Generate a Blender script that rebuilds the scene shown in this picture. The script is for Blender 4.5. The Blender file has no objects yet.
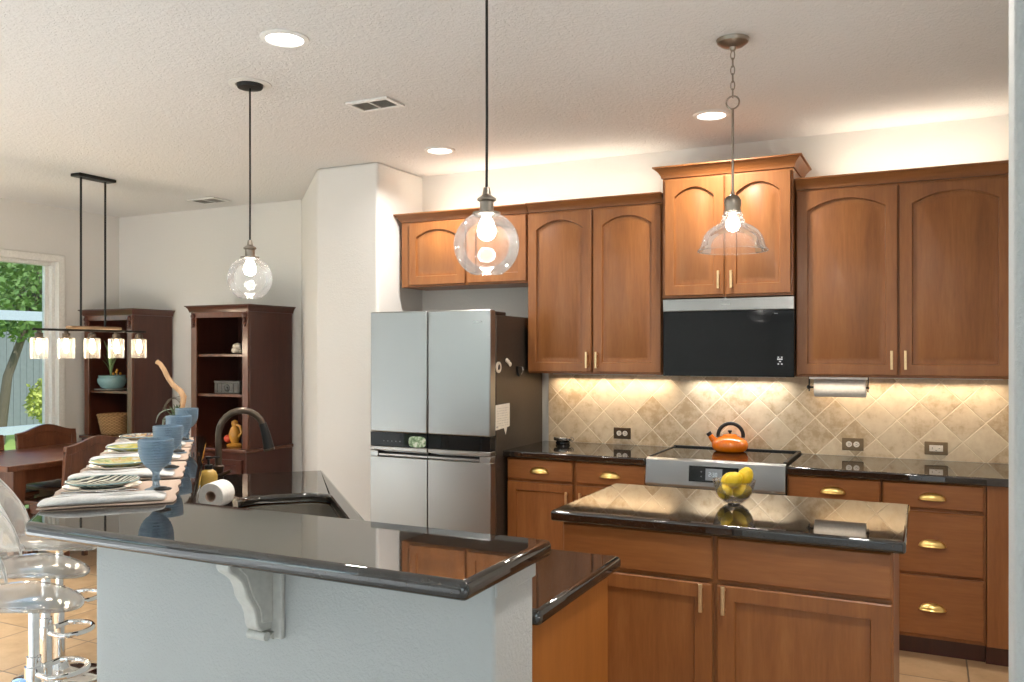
import bpy, bmesh, math, random
from mathutils import Vector, Matrix, geometry
R = math.radians
PI = math.pi
random.seed(7)
SC = bpy.context.scene
COL = SC.collection

# ------------------------------------------------------------------ camera
cam_d = bpy.data.cameras.new('camera')
cam = bpy.data.objects.new('camera', cam_d)
COL.objects.link(cam)
F_PX, YAW, HOR, EYE = 847.9, 0.4537, 350.87, 1.519
cam_d.sensor_width = 36.0
cam_d.lens = F_PX / 1024 * 36.0
cam_d.shift_y = (HOR - 341.0) / 1024
cam_d.clip_start = 0.05
cam.location = (0, 0, EYE)
cam.rotation_euler = (PI / 2, 0, YAW)
SC.camera = cam

# ------------------------------------------------------------------ world, sun, exposure
SC.view_settings.view_transform = 'Standard'
SC.view_settings.look = 'None'
SC.view_settings.exposure = 0.28
SC.view_settings.gamma = 1.0
SC.view_settings.use_curve_mapping = False
world = bpy.data.worlds.new('sky')
SC.world = world
world.use_nodes = True
wn = world.node_tree.nodes
wl = world.node_tree.links
sky = wn.new('ShaderNodeTexSky')
sky.sky_type = 'NISHITA'
sky.sun_disc = False
sky.sun_elevation = R(50)
sky.sun_rotation = R(60)
wl.new(sky.outputs[0], wn['Background'].inputs[0])
wn['Background'].inputs[1].default_value = 0.30

CEIL = 2.785
LIGHTS = dict(sun=3.2, rear=30.0, can=16.0, living=66.0, pendant=8.5, jar=12.0, undercab=2.7, overcab=2.4)


def lamp(name, kind, loc, energy, color, rot=(0, 0, 0), **kw):
    d = bpy.data.lights.new(name, kind)
    d.energy = energy
    d.color = color
    for k, v in kw.items():
        setattr(d, k, v)
    o = bpy.data.objects.new(name, d)
    o.location = loc
    o.rotation_euler = rot
    COL.objects.link(o)
    return o


lamp('sun', 'SUN', (0, 0, 10), LIGHTS['sun'], (1, 0.95, 0.86), (R(20), R(38), 0), angle=0.01)
# fill lamps added outside the unseen rear windows, tilted up at the ceiling
COOL = (0.86, 0.94, 1.0)
lamp('rear_window_fill', 'AREA', (-5.2, -4.2, 1.3), LIGHTS['rear'], COOL, (R(122), 0, R(0)), shape='RECTANGLE', size=2.4, size_y=2.2)
lamp('rear_window_fill', 'AREA', (0.6, -4.2, 1.3), LIGHTS['rear'], COOL, (R(122), 0, R(0)), shape='RECTANGLE', size=2.8, size_y=2.2)
WARM = (1.0, 0.80, 0.58)
NEUTRAL = (1.0, 0.94, 0.87)
CANS_AND_FILL = [(-2.33, 2.68), (-2.75, 4.60), (-1.03, 4.55), (-0.05, 2.1)]  # last one is an unseen fill, added to brighten the drawers
LIVING_FILL = [(-6.0, 2.6, 0.5), (-5.3, 1.1, 1.1), (-4.0, 0.2, 1.15), (-5.6, -0.6, 1.2), (-3.6, -1.8, 0.5), (1.2, -2.4, 0.45), (2.6, -0.2, 0.55)]  # unseen fill lamps, added so their floor bounce lifts the ceiling
for cx, cy in CANS_AND_FILL:
    lamp('recessed_or_fill_lamp', 'AREA', (cx, cy, CEIL - 0.012), LIGHTS['can'], NEUTRAL, (0, 0, 0), shape='DISK', size=0.14, spread=R(150))

for cx, cy, k in LIVING_FILL:
    lamp('living_bounce_fill', 'AREA', (cx, cy, CEIL - 0.012), LIGHTS['living'] * k, (0.88, 0.95, 1.0), (0, 0, 0), shape='DISK', size=0.14, spread=R(90))

# ------------------------------------------------------------------ materials
MATS = {}


def nt(name):
    m = bpy.data.materials.new(name)
    m.use_nodes = True
    t = m.node_tree
    return m, t, t.nodes['Principled BSDF']


def N(t, typ, **kw):
    n = t.nodes.new(typ)
    for k, v in kw.items():
        setattr(n, k, v)
    return n


def math_node(t, op, a, b=None, c=None):
    n = t.nodes.new('ShaderNodeMath')
    n.operation = op
    for i, v in enumerate((a, b, c)):
        if v is None:
            continue
        if isinstance(v, (int, float)):
            n.inputs[i].default_value = v
        else:
            t.links.new(v, n.inputs[i])
    return n.outputs[0]


def ramp(t, fac, stops):
    r = t.nodes.new('ShaderNodeValToRGB')
    e = r.color_ramp.elements
    while len(e) > 1:
        e.remove(e[-1])
    e[0].position, e[0].color = stops[0][0], (*stops[0][1], 1)
    for p, c in stops[1:]:
        x = e.new(p)
        x.color = (*c, 1)
    t.links.new(fac, r.inputs[0])
    return r.outputs[0]


def plain(name, col, rough=0.5, metal=0.0, bump=0.0, bscale=60.0, **kw):
    m, t, b = nt(name)
    b.inputs['Base Color'].default_value = (*col, 1)
    b.inputs['Roughness'].default_value = rough
    b.inputs['Metallic'].default_value = metal
    for k, v in kw.items():
        b.inputs[k].default_value = v
    tc = N(t, 'ShaderNodeTexCoord')
    no = N(t, 'ShaderNodeTexNoise')
    no.inputs['Scale'].default_value = bscale
    no.inputs['Detail'].default_value = 3
    t.links.new(tc.outputs['Object'], no.inputs['Vector'])
    # slight tonal variation so that nothing is a dead flat colour
    c2 = tuple(min(1, c * 1.06) for c in col)
    c1 = tuple(c * 0.94 for c in col)
    t.links.new(ramp(t, no.outputs[0], [(0.3, c1), (0.7, c2)]), b.inputs['Base Color'])
    if bump:
        bp = N(t, 'ShaderNodeBump')
        bp.inputs['Strength'].default_value = bump
        bp.inputs['Distance'].default_value = 0.004
        t.links.new(no.outputs[0], bp.inputs['Height'])
        t.links.new(bp.outputs[0], b.inputs['Normal'])
    MATS[name] = m
    return m


def wood(name, dark, mid, light, rough=0.40, along='z', scale=1.0, coat=0.10):
    m, t, b = nt(name)
    tc = N(t, 'ShaderNodeTexCoord')
    mp = N(t, 'ShaderNodeMapping')
    s = {'z': (9, 9, 0.9), 'x': (0.9, 9, 9), 'y': (9, 0.9, 9)}[along]
    mp.inputs['Scale'].default_value = tuple(v * scale for v in s)
    t.links.new(tc.outputs['Object'], mp.inputs['Vector'])
    n1 = N(t, 'ShaderNodeTexNoise')
    n1.inputs['Scale'].default_value = 1.6
    n1.inputs['Detail'].default_value = 8
    n1.inputs['Roughness'].default_value = 0.62
    n1.inputs['Distortion'].default_value = 0.6
    t.links.new(mp.outputs[0], n1.inputs['Vector'])
    n2 = N(t, 'ShaderNodeTexNoise')
    n2.inputs['Scale'].default_value = 14
    n2.inputs['Detail'].default_value = 3
    t.links.new(mp.outputs[0], n2.inputs['Vector'])
    f = math_node(t, 'ADD', math_node(t, 'MULTIPLY', n1.outputs[0], 0.75), math_node(t, 'MULTIPLY', n2.outputs[0], 0.25))
    t.links.new(ramp(t, f, [(0.30, dark), (0.5, mid), (0.68, light)]), b.inputs['Base Color'])
    b.inputs['Roughness'].default_value = rough
    b.inputs['Coat Weight'].default_value = coat
    b.inputs['Coat Roughness'].default_value = 0.2
    MATS[name] = m
    return m


def tiles(name, pitch, grout, cols, groutcol, diag=False, plane='xz', off=(0, 0), rough=0.35, bump=0.5, fine=18.0):
    m, t, b = nt(name)
    tc = N(t, 'ShaderNodeTexCoord')
    sx = N(t, 'ShaderNodeSeparateXYZ')
    t.links.new(tc.outputs['Object'], sx.inputs[0])
    u = math_node(t, 'SUBTRACT', sx.outputs[0], off[0])
    v = math_node(t, 'SUBTRACT', sx.outputs['XYZ'.index(plane[1].upper())], off[1])
    if diag:
        p = math_node(t, 'MULTIPLY', math_node(t, 'ADD', u, v), 2 ** -0.5 / pitch)
        q = math_node(t, 'MULTIPLY', math_node(t, 'SUBTRACT', u, v), 2 ** -0.5 / pitch)
    else:
        p = math_node(t, 'MULTIPLY', u, 1 / pitch)
        q = math_node(t, 'MULTIPLY', v, 1 / pitch)

    def edge(w):
        f = math_node(t, 'FRACT', w)
        return math_node(t, 'SUBTRACT', 0.5, math_node(t, 'ABSOLUTE', math_node(t, 'SUBTRACT', f, 0.5)))
    d = math_node(t, 'MINIMUM', edge(p), edge(q))
    g = N(t, 'ShaderNodeMapRange')
    g.interpolation_type = 'SMOOTHSTEP'
    g.inputs['From Min'].default_value = grout / pitch * 0.35
    g.inputs['From Max'].default_value = grout / pitch * 0.9
    t.links.new(d, g.inputs['Value'])
    cx = N(t, 'ShaderNodeCombineXYZ')
    t.links.new(math_node(t, 'FLOOR', p), cx.inputs[0])
    t.links.new(math_node(t, 'FLOOR', q), cx.inputs[1])
    wnz = N(t, 'ShaderNodeTexWhiteNoise')
    t.links.new(cx.outputs[0], wnz.inputs['Vector'])
    va = N(t, 'ShaderNodeVectorMath')
    va.operation = 'MULTIPLY_ADD'
    va.inputs[1].default_value = (9, 9, 9)
    t.links.new(cx.outputs[0], va.inputs[0])
    t.links.new(tc.outputs['Object'], va.inputs[2])
    n1 = N(t, 'ShaderNodeTexNoise')
    n1.inputs['Scale'].default_value = fine
    n1.inputs['Detail'].default_value = 6
    n1.inputs['Roughness'].default_value = 0.65
    t.links.new(va.outputs[0], n1.inputs['Vector'])
    f = math_node(t, 'ADD', math_node(t, 'MULTIPLY', n1.outputs[0], 0.8), math_node(t, 'MULTIPLY', wnz.outputs[0], 0.2))
    tilec = ramp(t, f, [(0.36, cols[0]), (0.50, cols[1]), (0.68, cols[2])])
    mx = N(t, 'ShaderNodeMix')
    mx.data_type = 'RGBA'
    mx.inputs['A'].default_value = (*groutcol, 1)
    t.links.new(g.outputs[0], mx.inputs['Factor'])
    t.links.new(tilec, mx.inputs['B'])
    t.links.new(mx.outputs['Result'], b.inputs['Base Color'])
    b.inputs['Roughness'].default_value = rough
    bp = N(t, 'ShaderNodeBump')
    bp.inputs['Strength'].default_value = bump
    bp.inputs['Distance'].default_value = 0.004
    h = math_node(t, 'ADD', g.outputs[0], math_node(t, 'MULTIPLY', n1.outputs[0], 0.25))
    t.links.new(h, bp.inputs['Height'])
    t.links.new(bp.outputs[0], b.inputs['Normal'])
    MATS[name] = m
    return m


def textured_wall(name, col, scale, strength, dist=0.004, rough=0.85):
    m, t, b = nt(name)
    tc = N(t, 'ShaderNodeTexCoord')
    n1 = N(t, 'ShaderNodeTexNoise')
    n1.inputs['Scale'].default_value = scale
    n1.inputs['Detail'].default_value = 4
    n1.inputs['Roughness'].default_value = 0.6
    n1.inputs['Distortion'].default_value = 0.8
    t.links.new(tc.outputs['Object'], n1.inputs['Vector'])
    r = ramp(t, n1.outputs[0], [(0.42, (0, 0, 0)), (0.6, (1, 1, 1))])
    bp = N(t, 'ShaderNodeBump')
    bp.inputs['Strength'].default_value = strength
    bp.inputs['Distance'].default_value = dist
    t.links.new(r, bp.inputs['Height'])
    t.links.new(bp.outputs[0], b.inputs['Normal'])
    b.inputs['Base Color'].default_value = (*col, 1)
    b.inputs['Roughness'].default_value = rough
    MATS[name] = m
    return m


def granite(name):
    m, t, b = nt(name)
    tc = N(t, 'ShaderNodeTexCoord')
    n1 = N(t, 'ShaderNodeTexNoise')
    n1.inputs['Scale'].default_value = 140
    n1.inputs['Detail'].default_value = 5
    n1.inputs['Roughness'].default_value = 0.75
    t.links.new(tc.outputs['Object'], n1.inputs['Vector'])
    n2 = N(t, 'ShaderNodeTexVoronoi')
    n2.inputs['Scale'].default_value = 260
    t.links.new(tc.outputs['Object'], n2.inputs['Vector'])
    f = math_node(t, 'ADD', math_node(t, 'MULTIPLY', n1.outputs[0], 0.8), math_node(t, 'MULTIPLY', n2.outputs[0], 0.18))
    t.links.new(ramp(t, f, [(0.45, (0.008, 0.007, 0.006)), (0.56, (0.022, 0.017, 0.013)), (0.66, (0.07, 0.05, 0.038)), (0.74, (0.19, 0.16, 0.14))]), b.inputs['Base Color'])
    b.inputs['Roughness'].default_value = 0.025
    b.inputs['IOR'].default_value = 1.82
    MATS[name] = m
    return m


def thin_glass(name, tint=(1, 1, 1), body=(0.9, 0.95, 0.97), body_amt=0.0, refl=1.0, rough=0.02, edge=0.35):
    """A thin clear shell: light passes straight through, reflections grow towards the silhouette."""
    m, t, b = nt(name)
    t.nodes.remove(b)
    out = t.nodes['Material Output']
    tr = N(t, 'ShaderNodeBsdfTransparent')
    tr.inputs[0].default_value = (*tint, 1)
    gl = N(t, 'ShaderNodeBsdfGlossy')
    gl.inputs['Roughness'].default_value = rough
    lw = N(t, 'ShaderNodeLayerWeight')
    lw.inputs[0].default_value = edge
    fac = math_node(t, 'MULTIPLY', lw.outputs['Fresnel'], refl)
    base = tr.outputs[0]
    if body_amt:
        df = N(t, 'ShaderNodeBsdfDiffuse')
        df.inputs[0].default_value = (*body, 1)
        ml = N(t, 'ShaderNodeBsdfTranslucent')
        ml.inputs[0].default_value = (*body, 1)
        m0 = N(t, 'ShaderNodeMixShader')
        t.links.new(df.outputs[0], m0.inputs[1])
        t.links.new(ml.outputs[0], m0.inputs[2])
        m1 = N(t, 'ShaderNodeMixShader')
        amt = math_node(t, 'ADD', body_amt * 0.6, math_node(t, 'MULTIPLY', lw.outputs['Facing'], body_amt))
        t.links.new(amt, m1.inputs[0])
        t.links.new(tr.outputs[0], m1.inputs[1])
        t.links.new(m0.outputs[0], m1.inputs[2])
        base = m1.outputs[0]
    mx = N(t, 'ShaderNodeMixShader')
    t.links.new(fac, mx.inputs[0])
    t.links.new(base, mx.inputs[1])
    t.links.new(gl.outputs[0], mx.inputs[2])
    t.links.new(mx.outputs[0], out.inputs['Surface'])
    MATS[name] = m
    return m


def emit(name, col, strength):
    m, t, b = nt(name)
    g_ = 0.8 if strength > 1.5 else 0.12
    b.inputs['Base Color'].default_value = (g_, g_, g_, 1)
    b.inputs['Emission Color'].default_value = (*col, 1)
    b.inputs['Emission Strength'].default_value = strength
    MATS[name] = m
    return m


def brushed(name, col, rough=0.3, axis='x'):
    m, t, b = nt(name)
    tc = N(t, 'ShaderNodeTexCoord')
    mp = N(t, 'ShaderNodeMapping')
    mp.inputs['Scale'].default_value = (2, 300, 300) if axis == 'x' else (300, 300, 2)
    t.links.new(tc.outputs['Object'], mp.inputs[0])
    n1 = N(t, 'ShaderNodeTexNoise')
    n1.inputs['Scale'].default_value = 1
    n1.inputs['Detail'].default_value = 2
    t.links.new(mp.outputs[0], n1.inputs['Vector'])
    mr = N(t, 'ShaderNodeMapRange')
    mr.inputs['To Min'].default_value = rough * 0.8
    mr.inputs['To Max'].default_value = rough * 1.2
    t.links.new(n1.outputs[0], mr.inputs[0])
    t.links.new(mr.outputs[0], b.inputs['Roughness'])
    b.inputs['Base Color'].default_value = (*col, 1)
    b.inputs['Metallic'].default_value = 1.0
    MATS[name] = m
    return m


def pattern(name, stops, scale=40.0, kind='noise', rough=0.35, rings=False):
    m, t, b = nt(name)
    tc = N(t, 'ShaderNodeTexCoord')
    if kind == 'wave':
        n1 = N(t, 'ShaderNodeTexWave')
        n1.inputs['Distortion'].default_value = 7
        n1.inputs['Detail'].default_value = 3
    elif kind == 'voronoi':
        n1 = N(t, 'ShaderNodeTexVoronoi')
    else:
        n1 = N(t, 'ShaderNodeTexNoise')
        n1.inputs['Detail'].default_value = 4
    n1.inputs['Scale'].default_value = scale
    t.links.new(tc.outputs['Object'], n1.inputs['Vector'])
    t.links.new(ramp(t, n1.outputs['Fac' if kind != 'voronoi' else 'Distance'], stops), b.inputs['Base Color'])
    b.inputs['Roughness'].default_value = rough
    MATS[name] = m
    return m


def weave(name, dark, light):
    m, t, b = nt(name)
    tc = N(t, 'ShaderNodeTexCoord')
    sx = N(t, 'ShaderNodeSeparateXYZ')
    t.links.new(tc.outputs['Object'], sx.inputs[0])
    ang = math_node(t, 'MULTIPLY', math_node(t, 'ARCTAN2', sx.outputs[1], sx.outputs[0]), 22)
    row = math_node(t, 'MULTIPLY', math_node(t, 'FLOOR', math_node(t, 'MULTIPLY', sx.outputs[2], 80)), PI)
    a_ = math_node(t, 'SINE', math_node(t, 'ADD', ang, row))
    z_ = math_node(t, 'ABSOLUTE', math_node(t, 'SINE', math_node(t, 'MULTIPLY', sx.outputs[2], 80 * PI)))
    f = math_node(t, 'MULTIPLY', math_node(t, 'MULTIPLY_ADD', a_, 0.35, 0.65), z_)
    t.links.new(ramp(t, f, [(0.1, dark), (0.55, light)]), b.inputs['Base Color'])
    b.inputs['Roughness'].default_value = 0.7
    bp = N(t, 'ShaderNodeBump')
    bp.inputs['Distance'].default_value = 0.006
    t.links.new(f, bp.inputs['Height'])
    t.links.new(bp.outputs[0], b.inputs['Normal'])
    MATS[name] = m
    return m


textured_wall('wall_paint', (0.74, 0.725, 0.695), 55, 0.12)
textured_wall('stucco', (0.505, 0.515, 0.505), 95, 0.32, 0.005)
textured_wall('ceiling_paint', (0.74, 0.735, 0.725), 46, 0.5, 0.006)
textured_wall('bounce_floor', (0.70, 0.695, 0.68), 220, 0.6)  # out-of-view floor, made pale to bounce light upwards
plain('white_paint', (0.80, 0.80, 0.78), 0.45)
plain('trim_white', (0.82, 0.81, 0.78), 0.4)
tiles('backsplash', 0.1545, 0.0042, ((0.44, 0.32, 0.19), (0.60, 0.48, 0.33), (0.68, 0.57, 0.41)), (0.74, 0.63, 0.47), True, 'xz', (-1.017, 1.347), 0.3, 0.7, 16)
tiles('floor_tile', 0.457, 0.006, ((0.40, 0.25, 0.125), (0.48, 0.31, 0.165), (0.55, 0.37, 0.21)), (0.16, 0.11, 0.07), False, 'xy', (0.18, 0.27), 0.35, 0.4, 7)
granite('granite')
wood('maple', (0.200, 0.070, 0.018), (0.272, 0.101, 0.027), (0.335, 0.133, 0.039))
wood('maple_x', (0.200, 0.070, 0.018), (0.272, 0.101, 0.027), (0.335, 0.133, 0.039), along='x')
wood('maple_end', (0.30, 0.096, 0.014), (0.345, 0.115, 0.018), (0.39, 0.135, 0.024))
wood('mahogany', (0.052, 0.014, 0.008), (0.070, 0.019, 0.011), (0.090, 0.026, 0.015), 0.3, coat=0.15)
wood('mahogany_sheen', (0.075, 0.025, 0.014), (0.115, 0.040, 0.022), (0.16, 0.060, 0.034), 0.25, coat=0.5)  # lightened so the gloss highlights sit in the wood colour
wood('dining_wood', (0.050, 0.016, 0.008), (0.10, 0.034, 0.015), (0.155, 0.058, 0.027), 0.28)
wood('driftwood_wood', (0.36, 0.20, 0.09), (0.55, 0.33, 0.17), (0.68, 0.44, 0.25), 0.6, coat=0)
wood('beam_wood', (0.20, 0.12, 0.06), (0.34, 0.22, 0.12), (0.45, 0.31, 0.19), 0.5, along='y', coat=0)
plain('brass', (0.83, 0.60, 0.22), 0.28, 1.0)
plain('satin_gold', (0.80, 0.60, 0.34), 0.4, 1.0)
brushed('stainless', (0.34, 0.335, 0.325), 0.32, 'x')
brushed('stainless_door', (0.355, 0.37, 0.375), 0.36, 'z')
plain('steel_bowl', (0.60, 0.58, 0.54), 0.22, 1.0)
plain('chrome', (0.86, 0.87, 0.88), 0.06, 1.0)
plain('bronze', (0.085, 0.060, 0.045), 0.32, 0.8)
plain('aged_bronze', (0.12, 0.092, 0.07), 0.3, 0.85)
plain('nickel', (0.30, 0.26, 0.22), 0.3, 0.9)
plain('black_metal', (0.012, 0.011, 0.010), 0.4, 0.3)
plain('black_plastic', (0.010, 0.010, 0.010), 0.3)
plain('black_gloss', (0.006, 0.007, 0.008), 0.04, **{'Specular IOR Level': 0.32})
plain('fridge_side', (0.075, 0.062, 0.050), 0.42, 0.55)
plain('dark_gap', (0.008, 0.006, 0.005), 0.8)
plain('orange_enamel', (0.92, 0.215, 0.004), 0.12, **{'Coat Weight': 0.6})
plain('paper', (0.82, 0.80, 0.76), 0.8, bump=0.3, bscale=70)
plain('note_paper', (0.78, 0.74, 0.64), 0.8)
plain('ink', (0.06, 0.06, 0.07), 0.7)
plain('cloth_white', (0.72, 0.71, 0.69), 0.9, bump=0.35, bscale=160)
plain('mat_cloth', (0.58, 0.44, 0.35), 0.9, bump=0.5, bscale=220)
plain('china', (0.66, 0.66, 0.62), 0.2)
plain('teal_glaze', (0.20, 0.33, 0.34), 0.2)
plain('leaf_green', (0.20, 0.31, 0.12), 0.5)
plain('dark_leaf', (0.055, 0.085, 0.03), 0.55)
plain('pale_leaf', (0.42, 0.50, 0.42), 0.5)
plain('soil', (0.05, 0.035, 0.022), 0.9, bump=0.6)
plain('soap_yellow', (0.62, 0.40, 0.09), 0.25, **{'Transmission Weight': 0.25})
plain('outlet_white', (0.72, 0.66, 0.58), 0.35)
plain('outlet_bronze', (0.075, 0.045, 0.022), 0.35, 0.5)
plain('outlet_light_bronze', (0.20, 0.135, 0.075), 0.35, 0.5)
plain('grey_fixture', (0.42, 0.40, 0.37), 0.5)
plain('vent_dark', (0.10, 0.085, 0.065), 0.7)
plain('shell_white', (0.70, 0.62, 0.52), 0.6, bump=0.8, bscale=40)
plain('grey_stone', (0.11, 0.11, 0.105), 0.7, bump=0.8, bscale=50)
plain('amber_glaze', (0.55, 0.26, 0.04), 0.25)
plain('red_glaze', (0.55, 0.07, 0.03), 0.3)
plain('bracket_paint', (0.60, 0.59, 0.55), 0.45)
plain('fence_grey', (0.185, 0.20, 0.20), 0.8, bump=0.5, bscale=12)
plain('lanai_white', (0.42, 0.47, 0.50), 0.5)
plain('lawn_green', (0.30, 0.40, 0.09), 0.9, bump=0.6, bscale=8)
plain('foliage_green', (0.13, 0.22, 0.05), 0.7)
plain('foliage_yellow', (0.50, 0.52, 0.12), 0.7)
plain('bark', (0.13, 0.10, 0.07), 0.9, bump=0.8, bscale=14)
plain('lemon_skin', (0.80, 0.54, 0.018), 0.42, bump=0.7, bscale=90, **{'Subsurface Weight': 0.1, 'Subsurface Radius': (0.02, 0.015, 0.003)})
weave('wicker', (0.20, 0.095, 0.03), (0.60, 0.35, 0.15))
pattern('zebra_glaze', [(0.42, (0.03, 0.035, 0.03)), (0.52, (0.55, 0.55, 0.44)), (0.8, (0.66, 0.66, 0.56))], 16, 'wave', 0.2)
pattern('floral_glaze', [(0.36, (0.62, 0.64, 0.56)), (0.48, (0.58, 0.40, 0.10)), (0.55, (0.55, 0.58, 0.30)), (0.66, (0.25, 0.32, 0.10))], 24, 'noise', 0.2)
pattern('citrus_glaze', [(0.38, (0.66, 0.66, 0.58)), (0.5, (0.60, 0.52, 0.12)), (0.62, (0.34, 0.42, 0.14)), (0.7, (0.66, 0.64, 0.56))], 20, 'noise', 0.2)
pattern('berry_glaze', [(0.36, (0.62, 0.60, 0.55)), (0.48, (0.58, 0.34, 0.12)), (0.56, (0.10, 0.12, 0.22)), (0.66, (0.6, 0.5, 0.36))], 30, 'noise', 0.2)
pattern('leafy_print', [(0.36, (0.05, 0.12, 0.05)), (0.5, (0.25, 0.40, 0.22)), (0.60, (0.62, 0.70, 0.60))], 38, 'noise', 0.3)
thin_glass('window_glass', (0.93, 0.97, 0.96), refl=0.5, edge=0.25)
thin_glass('clear_glass', (0.985, 0.985, 0.98), (0.95, 0.95, 0.95), 0.05, 0.7, 0.02, 0.3)
thin_glass('jar_glass', (0.97, 0.96, 0.94), (0.95, 0.9, 0.8), 0.10, 0.7, 0.03, 0.3)
thin_glass('acrylic', (0.97, 0.98, 0.98), (0.94, 0.955, 0.96), 0.27, 0.7, 0.05, 0.35)
thin_glass('acrylic_edge', (0.9, 0.92, 0.93), (0.95, 0.96, 0.97), 0.7, 0.6, 0.05, 0.35)
thin_glass('blue_glass', (0.60, 0.71, 0.80), (0.42, 0.55, 0.66), 0.50, 0.7, 0.06, 0.35)
emit('bulb_warm', (1.0, 0.86, 0.66), 20)
emit('bulb_pendant', (1.0, 0.93, 0.84), 26)
emit('lens_glow', (1.0, 0.95, 0.88), 5)
emit('led_warm', (1.0, 0.80, 0.52), 5)
emit('display_glow', (0.50, 0.62, 0.68), 0.12)
emit('digit_glow', (0.75, 0.9, 0.95), 0.5)
emit('icon_glow', (0.8, 0.8, 0.78), 0.55)
emit('icon_dim', (0.5, 0.5, 0.5), 0.2)
M = MATS


# ------------------------------------------------------------------ mesh collector
class MB:
    def __init__(s):
        s.v, s.f = [], []

    def add(s, vs, fs):
        b = len(s.v)
        s.v += [tuple(x) for x in vs]
        s.f += [tuple(i + b for i in q) for q in fs]
        return s

    def box(s, x0, x1, y0, y1, z0, z1):
        return s.add([(x0, y0, z0), (x1, y0, z0), (x1, y1, z0), (x0, y1, z0), (x0, y0, z1), (x1, y0, z1), (x1, y1, z1), (x0, y1, z1)],
                     [(0, 3, 2, 1), (4, 5, 6, 7), (0, 1, 5, 4), (1, 2, 6, 5), (2, 3, 7, 6), (3, 0, 4, 7)])

    def prism(s, poly, a0, a1, axis='z', holes=()):
        """Extrude a 2-D outline (with holes) along an axis. z: (x,y)  y: (x,z)  x: (y,z)"""
        def mk(p, a):
            return {'z': (p[0], p[1], a), 'y': (p[0], a, p[1]), 'x': (a, p[0], p[1])}[axis]
        loops = [list(poly)] + [list(h) for h in holes]
        flat = [p for l in loops for p in l]
        n = len(flat)
        vs = [mk(p, a0) for p in flat] + [mk(p, a1) for p in flat]
        fs = []
        if holes:
            for tri in geometry.tessellate_polygon([[Vector((p[0], p[1], 0)) for p in l] for l in loops]):
                fs.append(tuple(tri))
                fs.append(tuple(i + n for i in reversed(tri)))
        else:
            fs.append(tuple(range(n)))
            fs.append(tuple(n + i for i in reversed(range(n))))
        st = 0
        for l in loops:
            k = len(l)
            for i in range(k):
                a, b = st + i, st + (i + 1) % k
                fs.append((a, b, b + n, a + n))
            st += k
        return s.add(vs, fs)

    def lathe(s, prof, c=(0, 0, 0), seg=32, axis='z', cap=True):
        """prof: list of (radius, height)"""
        vs, fs = [], []
        for r, h in prof:
            for k in range(seg):
                a = 2 * PI * k / seg
                x, y = r * math.cos(a), r * math.sin(a)
                p = {'z': (x, y, h), 'y': (x, h, y), 'x': (h, x, y)}[axis]
                vs.append((p[0] + c[0], p[1] + c[1], p[2] + c[2]))
        for i in range(len(prof) - 1):
            for k in range(seg):
                a, b = i * seg + k, i * seg + (k + 1) % seg
                fs.append((a, b, b + seg, a + seg))
        if cap:
            if prof[0][0] > 1e-6:
                fs.append(tuple(range(seg)))
            if prof[-1][0] > 1e-6:
                fs.append(tuple((len(prof) - 1) * seg + k for k in reversed(range(seg))))
        return s.add(vs, fs)

    def tube(s, pts, r, seg=10, closed=False, cap=True):
        P = [Vector(p) for p in pts]
        n = len(P)
        rr = r if isinstance(r, (list, tuple)) else [r] * n
        vs, fs = [], []
        up = None
        for i in range(n):
            if closed:
                d = (P[(i + 1) % n] - P[i - 1]).normalized()
            else:
                d = (P[min(i + 1, n - 1)] - P[max(i - 1, 0)]).normalized()
            if up is None:
                up = Vector((0, 0, 1)) if abs(d.z) < 0.9 else Vector((1, 0, 0))
            a = d.cross(up)
            if a.length < 1e-6:
                a = d.orthogonal()
            a.normalize()
            b = a.cross(d).normalized()
            up = b
            for k in range(seg):
                t = 2 * PI * k / seg
                vs.append(P[i] + (a * math.cos(t) + b * math.sin(t)) * rr[i])
        for i in range(n if closed else n - 1):
            for k in range(seg):
                x, y = i * seg + k, i * seg + (k + 1) % seg
                j = ((i + 1) % n) * seg
                fs.append((x, y, j + (k + 1) % seg, j + k))
        if cap and not closed:
            fs.append(tuple(reversed(range(seg))))
            fs.append(tuple((n - 1) * seg + k for k in range(seg)))
        return s.add(vs, fs)

    def loops(s, ls, cap0=True, cap1=True, closed=True):
        n = len(ls[0])
        vs = [p for l in ls for p in l]
        fs = []
        for i in range(len(ls) - 1):
            for k in range(n if closed else n - 1):
                a, b = i * n + k, i * n + (k + 1) % n
                fs.append((a, b, b + n, a + n))
        if cap0:
            fs.append(tuple(reversed(range(n))))
        if cap1:
            fs.append(tuple((len(ls) - 1) * n + k for k in range(n)))
        return s.add(vs, fs)

    def ball(s, c, r, seg=16, rings=10, sx=1, sy=1, sz=1):
        prof = [(r * math.sin(PI * i / rings), -r * math.cos(PI * i / rings)) for i in range(rings + 1)]
        prof[0] = (0.0001 * r, prof[0][1])
        prof[-1] = (0.0001 * r, prof[-1][1])
        m = MB().lathe(prof, (0, 0, 0), seg)
        return s.add([(c[0] + p[0] * sx, c[1] + p[1] * sy, c[2] + p[2] * sz) for p in m.v], m.f)

    def xform(s, mat):
        s.v = [tuple(mat @ Vector(p)) for p in s.v]
        return s

    def build(s, name, mat, parent=None, bevel=0.0, seg=2, angle=35, solid=0.0, subsurf=0):
        me = bpy.data.meshes.new(name)
        me.from_pydata(s.v, [], s.f)
        bm = bmesh.new()
        bm.from_mesh(me)
        bmesh.ops.recalc_face_normals(bm, faces=bm.faces)
        bm.to_mesh(me)
        bm.free()
        me.materials.append(M[mat] if isinstance(mat, str) else mat)
        for p in me.polygons:
            p.use_smooth = True
        me.set_sharp_from_angle(angle=R(angle))
        o = bpy.data.objects.new(name, me)
        COL.objects.link(o)
        if parent is not None:
            o.parent = parent
        if solid:
            md = o.modifiers.new('thickness', 'SOLIDIFY')
            md.thickness = solid
            md.offset = 0
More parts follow.
